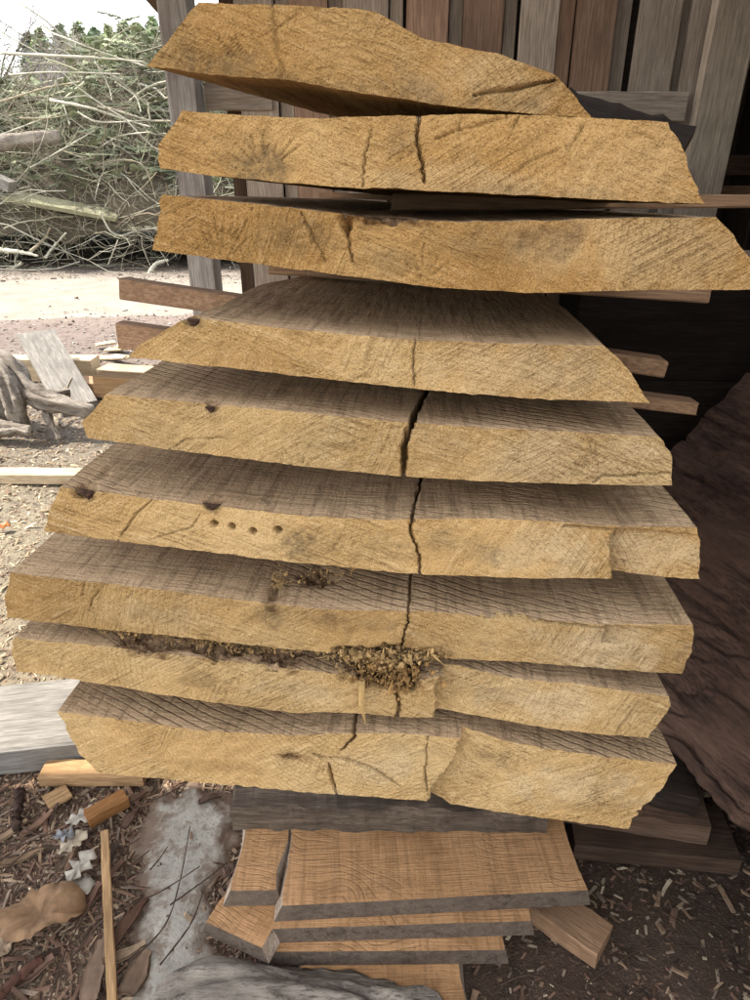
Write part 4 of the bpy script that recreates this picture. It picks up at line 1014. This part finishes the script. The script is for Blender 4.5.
# driftwood stump: one body, roots splayed
def curve_pts(ctrl, n):
    c = np.array(ctrl, float); t = np.linspace(0, len(c) - 1, n); i = np.clip(t.astype(int), 0, len(c) - 2); f = (t - i)[:, None]
    g = lambda k: c[np.clip(k, 0, len(c) - 1)]
    p0, p1, p2, p3 = g(i - 1), g(i), g(i + 1), g(i + 2)
    return .5 * ((2 * p1) + (p2 - p0) * f + (2 * p0 - 5 * p1 + 4 * p2 - p3) * f ** 2 + (3 * p1 - p0 - 3 * p2 + p3) * f ** 3)
sb = G(12, 440)
def root(ctrl, r0, r1, seed):
    n_, k_ = 44, 36; p = curve_pts(ctrl, n_); t = np.linspace(0, 1, n_); rad = (r0 + (r1 - r0) * t) * (1 + .18 * np.sin(t * 9 + seed)); rad[-1] *= .25; rad[-2] *= .75; rad[0] *= .3
    V, Fq = tube_arrays(p, rad, k_); d = V - np.repeat(p, k_, 0); L = np.linalg.norm(d, axis=1)[:, None] + 1e-9
    th = np.tile(np.arange(k_) / k_ * 6.283, n_); tr = np.repeat(t, k_)
    lump = fbm(np.stack([np.cos(th) * 1.6, np.sin(th) * 1.6, tr * 5], 1), 3, seed)
    gr = -np.abs(fbm(np.stack([np.cos(th) * 4.5, np.sin(th) * 4.5, tr * 2.2], 1), 3, seed + 7))
    V = V + d / L * rad.repeat(k_)[:, None] * (.38 * lump + .42 * gr)[:, None]
    V[:, 1] *= 1.0
    return V, Fq
sl_ = []
zf = sb[1]
Rt = lambda x, y, dy=0: W(x, y, zf + dy) - np.array([sb[0], sb[1], 0])
roots = [([Rt(-25, 372, .25), Rt(8, 368, .2), Rt(30, 392, .1), Rt(62, 405, .05), Rt(92, 412, 0)], .10, .045, 1),
         ([Rt(-20, 365, .2), Rt(3, 375, .1), Rt(15, 405, .02), Rt(24, 432, -.03)], .10, .05, 2),
         ([Rt(-40, 440, 0), Rt(-10, 432, 0), Rt(12, 428, -.05), Rt(32, 432, -.1)], .07, .035, 3),
         ([Rt(-30, 380, .3), Rt(-10, 400, .25), Rt(-5, 440, .2)], .12, .12, 4),
         ([Rt(20, 385, .15), Rt(45, 395, .2), Rt(70, 392, .3)], .05, .03, 5),
         ([Rt(45, 412, .05), Rt(52, 425, 0), Rt(60, 440, -.05)], .028, .012, 6)]
Vs, Fs, off = [], [], 0
for c_, r0, r1, sd in roots:
    V, Fq = root(c_, r0, r1, sd); Vs.append(V); Fs.append(Fq + off); off += len(V)
V = np.vstack(Vs); V[:, 2] = np.maximum(V[:, 2], -.01)
o = link('driftwood_stump', np_mesh('driftwood_stump', V, np.vstack(Fs), M_drift), None, Matrix.Translation((sb[0], sb[1], 0)))
tag(o, 'bleached driftwood stump with twisted roots in the yard', 'stump')

# small things on the litter
def small_block(label, px, sz, rz, mat, name='offcut', tilt=0):
    p = G(*px); L, w, h = sz
    me = prism_mesh(name, chamfer(w, h, .002), L, mat, 4, .0012, seed=rng.randrange(999))
    M_ = Matrix.Translation(p) @ Matrix.Rotation(rz, 4, 'Z') @ Matrix.Rotation(tilt, 4, 'Y') @ Matrix.Translation((-L / 2, 0, .002))
    o = link(name, me, None, M_); tag(o, label, 'offcut'); return o
small_block('small pale diamond-shaped offcut lying flat on the litter', (58, 799), (.062, .052, .012), .75, M_tan)
small_block('amber-brown offcut at the head of the thin lath', (108, 813), (.105, .042, .032), .70, M_amber)
a, b_ = G(106, 836, .02), G(114, 1060, .02)
a[2] = .034; b_[2] = .004
o = timber('thin_lath', a, b_, .020, .008, M_tan, jit=.0008, nseg=14, bow=.003); tag(o, 'thin pale lath lying over the litter, pointing at the lowest slab', 'lath')
def stick(name, label, P, rad, colr, cat='stick', grp=None, k=7):
    P = np.array(P); p = curve_pts(P, 22); r = np.linspace(rad[0], rad[1], 22) * (1 + .12 * np.sin(np.arange(22) * 1.7))
    o0 = p[0].copy(); V, Fq = tube_arrays(p - o0, r, k)
    V = V + .25 * rad[1] * nrg.normal(0, 1, V.shape)
    n = len(V); V = np.vstack([V, V[:k].mean(0), V[-k:].mean(0)])
    T_ = np.array([(n, j, (j + 1) % k) for j in range(k)] + [(n + 1, n - k + (j + 1) % k, n - k + j) for j in range(k)])
    cl = np.tile(np.array(colr), (len(V), 1)) * nrg.uniform(.75, 1.2, (len(V), 1))
    o = link(name, np_mesh(name, V, [Fq, T_], M_twig, cols=cl), None, Matrix.Translation(o0)); tag(o, label, cat, grp); return o
stick('brown_stick', 'thick dark red-brown stick beside the crumpled tan leaf', [G(-20, 1012, .02), G(10, 985, .018), G(42, 957, .016)], (.011, .009), (.10, .045, .03))
stick('dark_stick', 'short dark stick by the foot of the grey beam', [G(16, 830, .015), G(18, 812, .02), G(20, 790, .03)], (.010, .012), (.06, .035, .025))
stick('grey_stick', 'thin stick standing up against the short orange block', [G(60, 425, .02), W(62, 400, 4.35), W(72, 378, 4.45)], (.010, .007), (.30, .25, .20))
TW = [((50, 1000), (66, 950), (92, 905), (128, 868), (150, 850)), ((70, 960), (110, 915), (160, 892), (200, 866)), ((130, 962), (165, 925), (180, 880), (190, 826)),
      ((10, 812), (40, 835), (100, 820)), ((60, 880), (90, 870), (140, 838)), ((118, 880), (135, 886), (150, 888)), ((160, 965), (190, 925), (203, 892)),
      ((35, 905), (60, 880), (98, 838)), ((5, 870), (30, 850), (60, 846)), ((150, 802), (175, 790), (190, 780)), ((170, 905), (205, 880), (228, 862)), ((150, 870), (160, 858), (168, 846)),
      ((585, 985), (640, 950), (700, 945)), ((650, 905), (690, 930), (720, 975)), ((500, 985), (530, 975), (570, 990))]
for i, t in enumerate(TW):
    lab = 'thin dark twig lying across the litter left of the low pile' if t[0][0] < 300 else 'thin twig on the dark floor right of the low pile'
    stick('twig', lab, [G(x, y, .010 + .012 * math.sin(j * 1.3) ** 2) for j, (x, y) in enumerate(t)], (.0022, .0011), (.075, .045, .03), 'twig', 'twigs by the low pile', 5)
# bark flakes
def flake(label, px, L, w, rz, colr, name='bark_flake', th=.006, curl=.3, grp=None):
    n = 9; k = 5; p = G(*px); V = []
    r = np.random.RandomState(rng.randrange(9999))
    for s_ in (1, 0):
        for i in range(n):
            t = i / (n - 1); ww = w * (.55 + .45 * math.sin(math.pi * min(1, t * 1.1 + .05))) * r.uniform(.85, 1.1)
            for j in range(k):
                q_ = j / (k - 1) - .5
                V.append((L * (t - .5), ww * q_, th * s_ + curl * w * (.25 - q_ * q_) + .004 * math.sin(5 * t + L * 90) + r.uniform(-.0008, .0008)))
    F1 = grid_faces(n, k); F2 = grid_faces(n, k, n * k, True); h = n * k
    rim = [i * k for i in range(n)] + [(n - 1) * k + j for j in range(1, k)] + [i * k + k - 1 for i in range(n - 2, -1, -1)] + [j for j in range(k - 2, 0, -1)]
    F3 = np.array([(rim[i], rim[(i + 1) % len(rim)], rim[(i + 1) % len(rim)] + h, rim[i] + h) for i in range(len(rim))])
    V = np.array(V); V[:, 2] -= V[:, 2].min()
    o = link(name, np_mesh(name, V, np.vstack([F1, F2, F3]), M_attr, cols=np.tile(colr, (len(V), 1))), None, Matrix.Translation(p) @ Matrix.Rotation(rz, 4, 'Z'))
    tag(o, label, 'bark', grp); return o
FLK = ['dark pointed bark flake right beside the lath', 'long brown bark strip between oak leaf cluster and lath', 'reddish bark flake below the oak leaf cluster', 'narrow tan bark sliver on the litter under the grey beam', 'short dark bark flake by the head of the lath', 'brown bark flake at the edge of the concrete near the amber offcut', 'pale tan bark flake lying right of the lath', 'broad blunt bark flake beside the weathered log', 'long greyish bark slab near the foot of the lath', 'light tan bark sliver near the dark stick', 'small curl of bark at the end of the tan offcut', 'small dark bark flake on the concrete under the lowest slab', 'narrow red-tan bark sliver above the oak leaf cluster', 'thin brown bark sliver under the crumpled tan leaf', 'brown bark flake beside the thick red-brown stick', 'narrow tan bark strip lying along the lath']
for fi, (px, L, w, rz, c_) in enumerate([((128, 925), .13, .028, 1.2, (.10, .05, .03)), ((97, 890), .16, .030, 1.05, (.13, .07, .045)), ((86, 905), .10, .03, 1.2, (.16, .09, .06)), ((20, 860), .09, .018, .5, (.22, .14, .08)),
                         ((130, 820), .06, .025, 1.3, (.11, .06, .04)), ((136, 800), .07, .02, .9, (.14, .08, .05)), ((125, 955), .09, .024, .5, (.26, .18, .11)), ((137, 975), .09, .05, 1.4, (.17, .11, .07)),
                         ((95, 975), .14, .04, 1.7, (.20, .13, .085)), ((8, 835), .10, .02, .8, (.30, .20, .12)), ((70, 770), .05, .02, .2, (.20, .11, .06)), ((210, 800), .06, .02, .4, (.10, .06, .04)),
                         ((38, 825), .09, .018, 1.0, (.24, .14, .09)), ((50, 905), .1, .02, .3, (.15, .09, .06)), ((30, 975), .1, .03, .7, (.17, .10, .07)), ((104, 945), .1, .02, 1.5, (.22, .15, .1))]):
    flake(FLK[fi], px, L, w, rz, c_, grp='bark flakes on the litter')
# leaves
def leaf(label, px, size, rz, colr, lobes=True, crumple=.12, z=.012, name='oak_leaf', tilt=(0, 0)):
    p = G(*px, z); n = 40; r = np.random.RandomState(rng.randrange(9999)); out = []
    ph = r.uniform(0, 6.28)
    for i in range(n):
        up_side = i < n // 2; t = (i + .5) / (n // 2) if up_side else (n - i - .5) / (n // 2)
        if lobes: w = .23 * math.sin(math.pi * t) ** .6 * (1 + .42 * math.cos(2 * math.pi * 3.6 * t + (.5 if up_side else 0))) * (.75 + .5 * t)
        else: w = .30 * math.sin(math.pi * t) ** .55 * (1 + .10 * math.cos(11 * t + ph + (1 if up_side else 0)))
        out.append((t - .5, (w if up_side else -w) * r.uniform(.92, 1.08)))
    out = out[::-1]
    rings = [(0.0,), ]; V = [(0, 0, 0)]
    for f in (.35, .7, 1.0):
        for x_, y_ in out: V.append((x_ * f, y_ * f, 0))
    V = np.array(V, float) * size
    V[:, 2] = crumple * size * fbm(V * (4.6 / size) + r.uniform(0, 9), 4, 5) + crumple * .6 * np.abs(V[:, 1])
    V[:, 2] -= V[:, 2].min()
    T_ = np.array([(0, 1 + j, 1 + (j + 1) % n) for j in range(n)])
    Q_ = np.array([(1 + q_ * n + j, 1 + (q_ + 1) * n + j, 1 + (q_ + 1) * n + (j + 1) % n, 1 + q_ * n + (j + 1) % n) for q_ in (0, 1) for j in range(n)])
    c = np.tile(np.array(colr), (len(V), 1)) * (1 + .25 * fbm(V * (6 / size), 2, 8)[:, None])
    M_ = Matrix.Translation(p) @ Matrix.Rotation(rz, 4, 'Z') @ Matrix.Rotation(tilt[0], 4, 'X')
    o = link(name, np_mesh(name, V, [T_, Q_], M_attr, cols=c), None, M_)
    md = o.modifiers.new('thick', 'SOLIDIFY'); md.thickness = .0005
    tag(o, label, 'leaf'); return o
leaf('large crumpled tan dead leaf on the litter', (42, 920), .20, .4, (.27, .16, .085), False, .10, .006, 'dead_leaf')
leaf('whitish lobed leaf next to the amber offcut', (82, 817), .085, .6, (.46, .41, .33), True, .06)
leaf('pale grey oak leaf lowest of the cluster by the lath', (72, 890), .11, .3, (.36, .32, .26), True, .06)
leaf('pale oak leaf in the middle of the cluster by the lath', (80, 868), .10, 1.2, (.44, .39, .31), True, .08, .02)
leaf('cream oak leaf topmost of the cluster by the lath', (73, 843), .085, 1.0, (.46, .38, .27), True, .07)
leaf('bluish grey dead leaf curled above the cluster by the lath', (64, 838), .06, .1, (.30, .30, .30), True, .2)
leaf('orange-red dead leaf on the sunny sawdust', (3, 528), .07, .3, (.50, .16, .05), False, .2, .006, 'dead_leaf')
leaf('tan dead leaf at the edge of the litter', (4, 945), .08, 1.2, (.40, .29, .19), False, .2, .006, 'dead_leaf')

# ------------------------------------------------------------------ countless chips, shavings and gravel
def scatter(name, label, cat, n, region, size, palette, seed, flat=.25, elong=(1.2, 3.5), zoff=.0):
    r = np.random.RandomState(seed)
    P = region(r, n); n = len(P)
    base = np.array([(-.5, -.5, 0), (.5, -.4, 0), (.45, .5, 0), (-.5, .4, 0), (-.4, -.3, 1), (.42, -.35, 1), (.3, .4, 1), (-.45, .3, 1)], float)
    fc = np.array([(3, 2, 1, 0), (4, 5, 6, 7), (0, 1, 5, 4), (1, 2, 6, 5), (2, 3, 7, 6), (3, 0, 4, 7)])
    s = size * np.exp(r.normal(0, .45, n)); e = r.uniform(*elong, n); th = r.uniform(0, math.pi, n); ti = r.normal(0, .25, n)
    B = base[None] * (1 + r.uniform(-.3, .3, (n, 8, 3)))
    x = B[..., 0] * (s * e)[:, None]; y = B[..., 1] * s[:, None]; z = B[..., 2] * (s * flat)[:, None]
    z = z + x * np.sin(ti)[:, None] + np.abs(np.sin(ti) * s * e * .4)[:, None]
    X = x * np.cos(th)[:, None] - y * np.sin(th)[:, None] + P[:, 0:1]; Y = x * np.sin(th)[:, None] + y * np.cos(th)[:, None] + P[:, 1:2]
    Z = z + ground_h(P[:, 0], P[:, 1])[:, None] + zoff
    V = np.stack([X, Y, Z], -1).reshape(-1, 3)
    Fs = (fc[None] + (np.arange(n) * 8)[:, None, None]).reshape(-1, 4)
    pal = np.array(palette); c = pal[r.randint(len(pal), size=n)] * r.uniform(.65, 1.25, (n, 1))
    o = link(name, np_mesh(name, V, Fs, M_attr, smooth=False, cols=np.repeat(c, 8, 0)))
    tag(o, label, cat, kind='stuff'); return o
conc = np.array([G(*p)[:2] for p in outl])
def in_poly(P, poly):
    c = np.zeros(len(P), bool); j = len(poly) - 1
    for i in range(len(poly)):
        a_, b2 = poly[i], poly[j]
        m_ = ((a_[1] > P[:, 1]) != (b2[1] > P[:, 1])) & (P[:, 0] < (b2[0] - a_[0]) * (P[:, 1] - a_[1]) / (b2[1] - a_[1] + 1e-12) + a_[0]); c ^= m_; j = i
    return c
def near_left(r, n):
    P = np.stack([r.uniform(-1.35, -.05, n), r.uniform(.45, 1.75, n)], 1)
    keep = ~in_poly(P, conc) | (r.uniform(0, 1, n) < .40); return P[keep]
def near_left_far(r, n): return np.stack([r.uniform(-3.0, -.45, n), 1.5 + 4.2 * r.uniform(0, 1, n) ** 1.3], 1)
def floor_right(r, n): return np.stack([r.uniform(.02, 1.5, n), r.uniform(.5, 2.2, n)], 1)
BR = [(.25, .155, .10), (.16, .095, .062), (.32, .21, .13), (.10, .06, .042), (.40, .29, .19), (.22, .125, .085), (.29, .215, .155)]
CR = [(.50, .40, .27), (.42, .32, .20), (.56, .46, .32), (.33, .24, .15), (.22, .15, .10)]
scatter('wood_chips', 'brown bark and chip litter left of the low pile', 'litter', 22000, near_left, .0036, BR, 1, .3, (1.2, 8))
scatter('wood_chips', 'pale sawdust crumbs sprinkled on the litter', 'litter', 9000, near_left, .0024, CR + BR[:2], 2, .5, (1, 2.2), .003)
scatter('wood_chips', 'sunlit cream chips and shavings in the yard', 'litter', 26000, near_left_far, .0052, CR + CR + BR[:1], 3, .3, (1.2, 4))
scatter('wood_chips', 'chips on the dark floor right of the low pile', 'litter', 6000, floor_right, .005, BR + CR[:1], 4, .3, (1.2, 4))
def yard(r, n): return np.stack([r.uniform(-9, -.9, n), r.uniform(4.0, 11.5, n)], 1)
scatter('gravel', 'stones and chips strewn over the sunny yard', 'gravel', 9000, yard, .011, [(.30, .26, .21), (.22, .165, .13), (.38, .34, .29), (.18, .13, .11)], 5, .5, (1, 2.0))
def stack_bits(r, n): return np.stack([r.uniform(-3.2, -1.2, n), r.uniform(3.6, 5.4, n)], 1)

# ------------------------------------------------------------------ brush heap across the track
HC = np.array([-5.6, 14.0])
def heap_h(x, y):
    ex = np.exp(-((x - HC[0]) / 6.5) ** 4); ey = np.clip(1 - ((y - 14.0) / 3.1) ** 2, 0, 1) ** .6
    return (2.8 + .35 * np.sin(x * 1.3) + .2 * np.sin(x * 2.9 + 1)) * ex * ey
hx = np.linspace(-13, 1.5, 90); hy = np.linspace(11.0, 17.0, 40); HX, HY = np.meshgrid(hx, hy, indexing='ij')
HZ = heap_h(HX, HY) * .86 + .22 * fbm(np.stack([HX.ravel() * 2.2, HY.ravel() * 2.2, HX.ravel() * 0], 1), 4, 21).reshape(HX.shape) * (heap_h(HX, HY) > .1) - .03
shade_core = np.stack([HX.ravel(), HY.ravel(), HZ.ravel()], 1)  # dark solid mound standing in for shade between the branches
r = np.random.RandomState(77)
Vs, Fs, Cs = [shade_core], [grid_faces(90, 40)], [np.tile((.085, .068, .045), (len(shade_core), 1))]; off = len(shade_core)
pal = [(.44, .41, .31), (.36, .33, .24), (.28, .25, .18), (.40, .39, .27), (.20, .16, .11), (.50, .47, .38)]
def branch(p0, d, L, rad, colr, curl, lv):
    global off
    m_ = 7; t = np.linspace(0, 1, m_)[:, None]; bend = r.normal(0, curl, 3) * np.array([1, 1, .8]); bend2 = r.normal(0, curl * .6, 3)
    p = p0 + d * L * t + bend * L * t ** 2 + bend2 * L * np.sin(t * 6.0) * .22 + r.normal(0, .012, (m_, 3)) * L
    p[:, 2] = np.maximum(p[:, 2], .02)
    V, Fq = tube_arrays(p, np.linspace(1, .4, m_) * rad, 4 if rad > .012 else 3); Vs.append(V); Fs.append(Fq + off); off += len(V)
    Cs.append(np.tile(colr, (len(V), 1)))
    if lv:
        for _ in range(r.randint(2, 5)):
            q = p[r.randint(1, m_ - 1)]; nd = d + r.normal(0, .65, 3); nd /= np.linalg.norm(nd)
            branch(q, nd, L * r.uniform(.25, .55), rad * r.uniform(.4, .65), colr * r.uniform(.85, 1.1), curl * 1.2, lv - 1)
for i in range(1300):                 # bare branches with their side twigs, tangled
    x = r.uniform(-11.5, 0.5); y = 10.9 + 3.6 * r.uniform(0, 1) ** 1.2; z = heap_h(x, y) * r.uniform(.55, 1.03) + .04
    th = r.normal(0, .8) + (math.pi if r.rand() < .5 else 0); el = r.normal(.0, .38)
    d = np.array([math.cos(th) * math.cos(el), math.sin(th) * math.cos(el) * .5, math.sin(el)])
    branch(np.array([x, y, z]), d, r.uniform(.6, 2.2), r.choice([.006, .010, .014, .020, .028], p=[.32, .30, .2, .12, .06]), np.array(pal[r.randint(len(pal))]) * r.uniform(.65, 1.15), .22, 1 if r.rand() < .75 else 2)
for i in range(5600):
    x = r.uniform(-11.5, 0.5); y = 10.95 + 3.4 * r.uniform(0, 1) ** 1.2; z = heap_h(x, y) * r.uniform(.6, 1.06) + .04
    th = r.uniform(0, 6.283); el = r.normal(0, .5); d = np.array([math.cos(th) * math.cos(el), math.sin(th) * math.cos(el) * .5, math.sin(el)])
    branch(np.array([x, y, z]), d, r.uniform(.3, 1.0), r.choice([.004, .006, .008]), np.array([(.33, .30, .22), (.25, .21, .15), (.30, .31, .20), (.18, .14, .10)][r.randint(4)]) * r.uniform(.7, 1.2), .3, 1 if r.rand() < .5 else 0)
o = link('brush_heap', np_mesh('brush_heap', np.vstack(Vs), np.vstack(Fs), M_twig, cols=np.vstack(Cs)))
tag(o, 'long heap of tangled bare branches beyond the pale track', 'brush heap', kind='stuff')
# conifer sprays caught in it
def sprays(n, region, seed, colr, size):
    r = np.random.RandomState(seed); P = []; C = []
    for _ in range(n):
        c = region(r); th = r.uniform(0, 6.28); d = np.array([math.cos(th), math.sin(th) * .6, r.uniform(-.5, .3)]); d /= np.linalg.norm(d)
        L = size * r.uniform(.6, 1.4); side = np.cross(d, [0, 0, 1.0]); side /= np.linalg.norm(side) + 1e-9
        cc = np.array(colr) * r.uniform(.6, 1.35)
        for t in np.linspace(.05, 1, 12):
            for s_ in (-1, 1):
                b0 = c + d * L * t; tip = b0 + (side * s_ * .8 + d * .6 + np.array([0, 0, r.uniform(-.5, .1)])) * L * .42 * (1.1 - t * .7)
                w = np.array([0, 0, .035 * L]) + d * .04 * L
                P += [b0 - w, b0 + w, tip]; C += [cc, cc, cc * 1.1]
    P = np.array(P); return P, np.arange(len(P)).reshape(-1, 3), np.array(C)
def rg(r):
    x = r.uniform(-11, 0); y = r.uniform(11.3, 14.0); return np.array([x, y, heap_h(x, y) * r.uniform(.6, 1.08) + .05])
V, T_, C_ = sprays(3600, rg, 5, (.25, .275, .17), .32)
o = link('conifer_sprays', np_mesh('conifer_sprays', V, T_, M_leafg, smooth=False, cols=C_)); tag(o, 'dull green conifer sprays caught in the brush heap', 'branches', kind='stuff')
# branches one can pick out
BRS = [([(0, 102), (45, 88), (80, 82)], .03), ([(18, 0), (45, 28), (70, 40), (110, 55), (145, 66)], .022), ([(0, 53), (60, 56), (100, 58), (145, 62)], .035), ([(50, 100), (90, 108), (120, 118), (150, 127)], .035),
       ([(20, 118), (50, 118), (78, 113)], .022), ([(95, 62), (108, 85), (112, 100)], .018), ([(115, 82), (135, 96), (141, 112)], .02), ([(100, 148), (120, 136), (150, 132)], .022),
       ([(95, 165), (125, 160), (145, 168), (156, 200)], .025), ([(30, 168), (70, 145), (95, 130)], .02), ([(78, 112), (100, 122), (150, 120)], .025), ([(100, 212), (115, 235), (140, 230), (160, 228)], .025),
       ([(30, 252), (45, 238), (50, 228)], .04), ([(45, 258), (55, 245), (66, 233)], .035), ([(0, 250), (20, 252), (38, 256)], .06), ([(108, 265), (118, 240)], .02), ([(60, 150), (82, 158), (92, 168)], .016),
       ([(148, 276), (156, 264), (168, 260)], .06), ([(0, 135), (40, 120), (60, 113)], .018), ([(70, 125), (62, 100), (55, 80)], .015), ([(130, 200), (145, 185), (157, 172)], .02), ([(10, 75), (50, 72), (120, 74)], .02)]
for i, (pp_, rd) in enumerate(BRS):
    P = []
    for j, (x, y) in enumerate(pp_):
        dd = 10.8 + max(0, (250 - y)) / 250 * 1.3
        P.append(W(x, y, dd + .15 * math.sin(j * 2 + i)))
    if len(P) == 2: P.insert(1, (P[0] + P[1]) / 2)
    rd *= .65
    stick('bare_branch', {1: 'thin branch arching high over the brush heap towards the trees', 2: 'long level branch along the crest of the brush heap', 14: 'stubby thick limb at the foot of the brush heap', 17: 'short thick limb at the edge of the track by the post', 12: 'short split limb stuck upright at the foot of the heap', 13: 'short leaning limb beside another at the foot of the heap'}.get(i, 'pale bare branch lying on the face of the brush heap'), P, (rd, rd * .5), (.50, .47, .37) if i % 4 else (.34, .29, .20), 'branch', 'branches picked out on the brush heap', 6)
p = np.array([W(-60, 150, 11.2), W(0, 143, 11.1), W(60, 138, 11.5)])
o0 = p[0]; t2 = np.linspace(0, 1, 24); pt = np.stack([np.interp(t2, [0, .5, 1], p[:, i]) for i in range(3)], 1) - o0
o = link('small_log', log_mesh('small_log', pt, .11 * np.ones(24), M_drift, 20, .02, 5, 31), None, Matrix.Translation(o0)); tag(o, 'grey log lying level inside the brush heap', 'log')
P, Q = W(6, 197, 10.9), W(118, 218, 11.1)
o = timber('mossy_plank', P, Q, .26, .06, M_mossy, up=(0, -.35, .9)); tag(o, 'pale greenish plank sticking out of the brush heap', 'plank')
P, Q = W(-10, 182, 10.9), W(12, 192, 10.85)
o = timber('split_log_end', P, Q, .2, .14, M_silver); tag(o, 'weathered split log end at the left of the mossy plank', 'log')

# ------------------------------------------------------------------ trees far behind
def conifer(label, px, dist, top_y, colr, seed, spread=.3, grp='green trees behind the heap'):
    base = W(px, 150, dist); base[2] = 0; h = W(px, top_y, dist)[2]
    root_ = empty('tree', base); tag(root_, label, 'tree', grp); r = np.random.RandomState(seed)
    V, Fq = tube_arrays([(0, 0, 0), (0, 0, h * .5), (0, 0, h * .97)], [h * .02, h * .012, h * .002], 6)
    link('trunk', np_mesh('trunk', V, Fq, M_twig, cols=np.tile((.12, .09, .06), (len(V), 1))), root_)
    P = []; C = []
    for _ in range(2600):
        t = r.uniform(.12, 1) ** .8; a_ = r.uniform(0, 6.28); lim = spread * h * (1 - t) ** .75 * (1 + .3 * math.sin(a_ * 3 + t * 9)); rr = lim * math.sqrt(r.uniform(.15, 1))
        c = np.array([math.cos(a_) * rr, math.sin(a_) * rr, h * t]); s_ = h * r.uniform(.010, .024)
        A = r.normal(0, 1, (3, 3)) * s_ * np.array([1, 1, .6]); P += list(c + A); cc = np.array(colr) * r.uniform(.55, 1.4); C += [cc] * 3
    P = np.array(P); link('crown', np_mesh('crown', P, np.arange(len(P)).reshape(-1, 3), M_leafg, smooth=False, cols=np.array(C)), root_)
for i, (px, d, ty, c_, sp_) in enumerate([(60, 60, 30, (0.270, 0.338, 0.176), .22), (80, 64, 26, (0.230, 0.297, 0.162), .2), (97, 58, 24, (0.297, 0.365, 0.176), .24), (112, 66, 28, (0.230, 0.311, 0.189), .2), (126, 60, 27, (0.311, 0.365, 0.176), .22),
                                     (140, 62, 22, (0.230, 0.297, 0.162), .2), (153, 58, 24, (0.270, 0.351, 0.176), .22), (168, 64, 20, (0.243, 0.311, 0.162), .2), (185, 60, 24, (0.243, 0.311, 0.162), .2), (205, 63, 22, (0.243, 0.311, 0.162), .2), (48, 68, 34, (.17, .2, .14), .22), (235, 60, 24, (0.243, 0.311, 0.162), .2)]):
    conifer('leafy green tree in the row behind the brush heap', px, d, ty, c_, 300 + i, sp_ * 1.5)
def bare_tree(label, px, dist, top_y, seed, colr, spread=.5):
    base = W(px, 150, dist); base[2] = 0; h = W(px, top_y, dist)[2]; r = np.random.RandomState(seed)
    root_ = empty('tree', base); tag(root_, label, 'tree', 'bare trees behind the heap')
    segs = []
    def grow(p, d, L, rad, lv):
        q_ = p + d * L; mid = (p + q_) / 2 + r.normal(0, .06, 3) * L; segs.append(([p, mid, q_], [rad, rad * .85, rad * .6], lv))
        if lv >= 5: return
        for _ in range(3 if lv > 0 else 4):
            nd = d + r.normal(0, spread, 3); nd[2] += .12; nd /= np.linalg.norm(nd); st = p + (q_ - p) * r.uniform(.45, 1); grow(st, nd, L * r.uniform(.5, .78), rad * .55, lv + 1)
    grow(np.zeros(3), np.array([.0, 0, 1.0]), h * .38, h * .018, 0)
    for nm, sel in (('trunk', lambda l: l == 0), ('crown', lambda l: l > 0)):
        Vs, Fs, off = [], [], 0
        for p, rd, lv in segs:
            if not sel(lv): continue
            V, Fq = tube_arrays(p, np.maximum(rd, .008), 3 if lv > 1 else 6); Vs.append(V); Fs.append(Fq + off); off += len(V)
        V = np.vstack(Vs); link(nm, np_mesh(nm, V, np.vstack(Fs), M_twig, cols=np.tile(colr, (len(V), 1))), root_)
for i, (px, d, ty) in enumerate([(-22, 24, -60), (8, 26, -30), (28, 30, -40), (52, 34, -12), (-5, 30, -20), (40, 26, 0)]):
    bare_tree('bare grey tree with fine twigs standing behind the brush heap', px, d, ty, 500 + i, (.24, .21, .21))
# wooded rise closing the view
m, nt, b = new_mat('far_wood')
v = coords(nt, rand=False); n1 = noise(nt, v, .5, 6, .7)
nt.links.new(ramp(nt, n1, [(.35, (.05, .065, .045)), (.65, (.10, .125, .07))]), b.inputs['Base Color']); b.inputs['Roughness'].default_value = 1
fx = np.linspace(-300, 300, 500); prof = [(120, -.5), (126, 6), (134, 9.5), (150, 11), (200, 12), (260, 6), (300, -.5)]
V = np.array([(x_, y_ + 3 * math.sin(x_ * .11), z_ * (1 + .14 * math.sin(x_ * .05) + .1 * math.sin(x_ * .23)) + (z_ > 0) * rng.uniform(-1.2, 1.2)) for x_ in fx for y_, z_ in prof])
o = link('wooded_hill', np_mesh('wooded_hill', V, grid_faces(500, len(prof)), m)); tag(o, kind='structure')
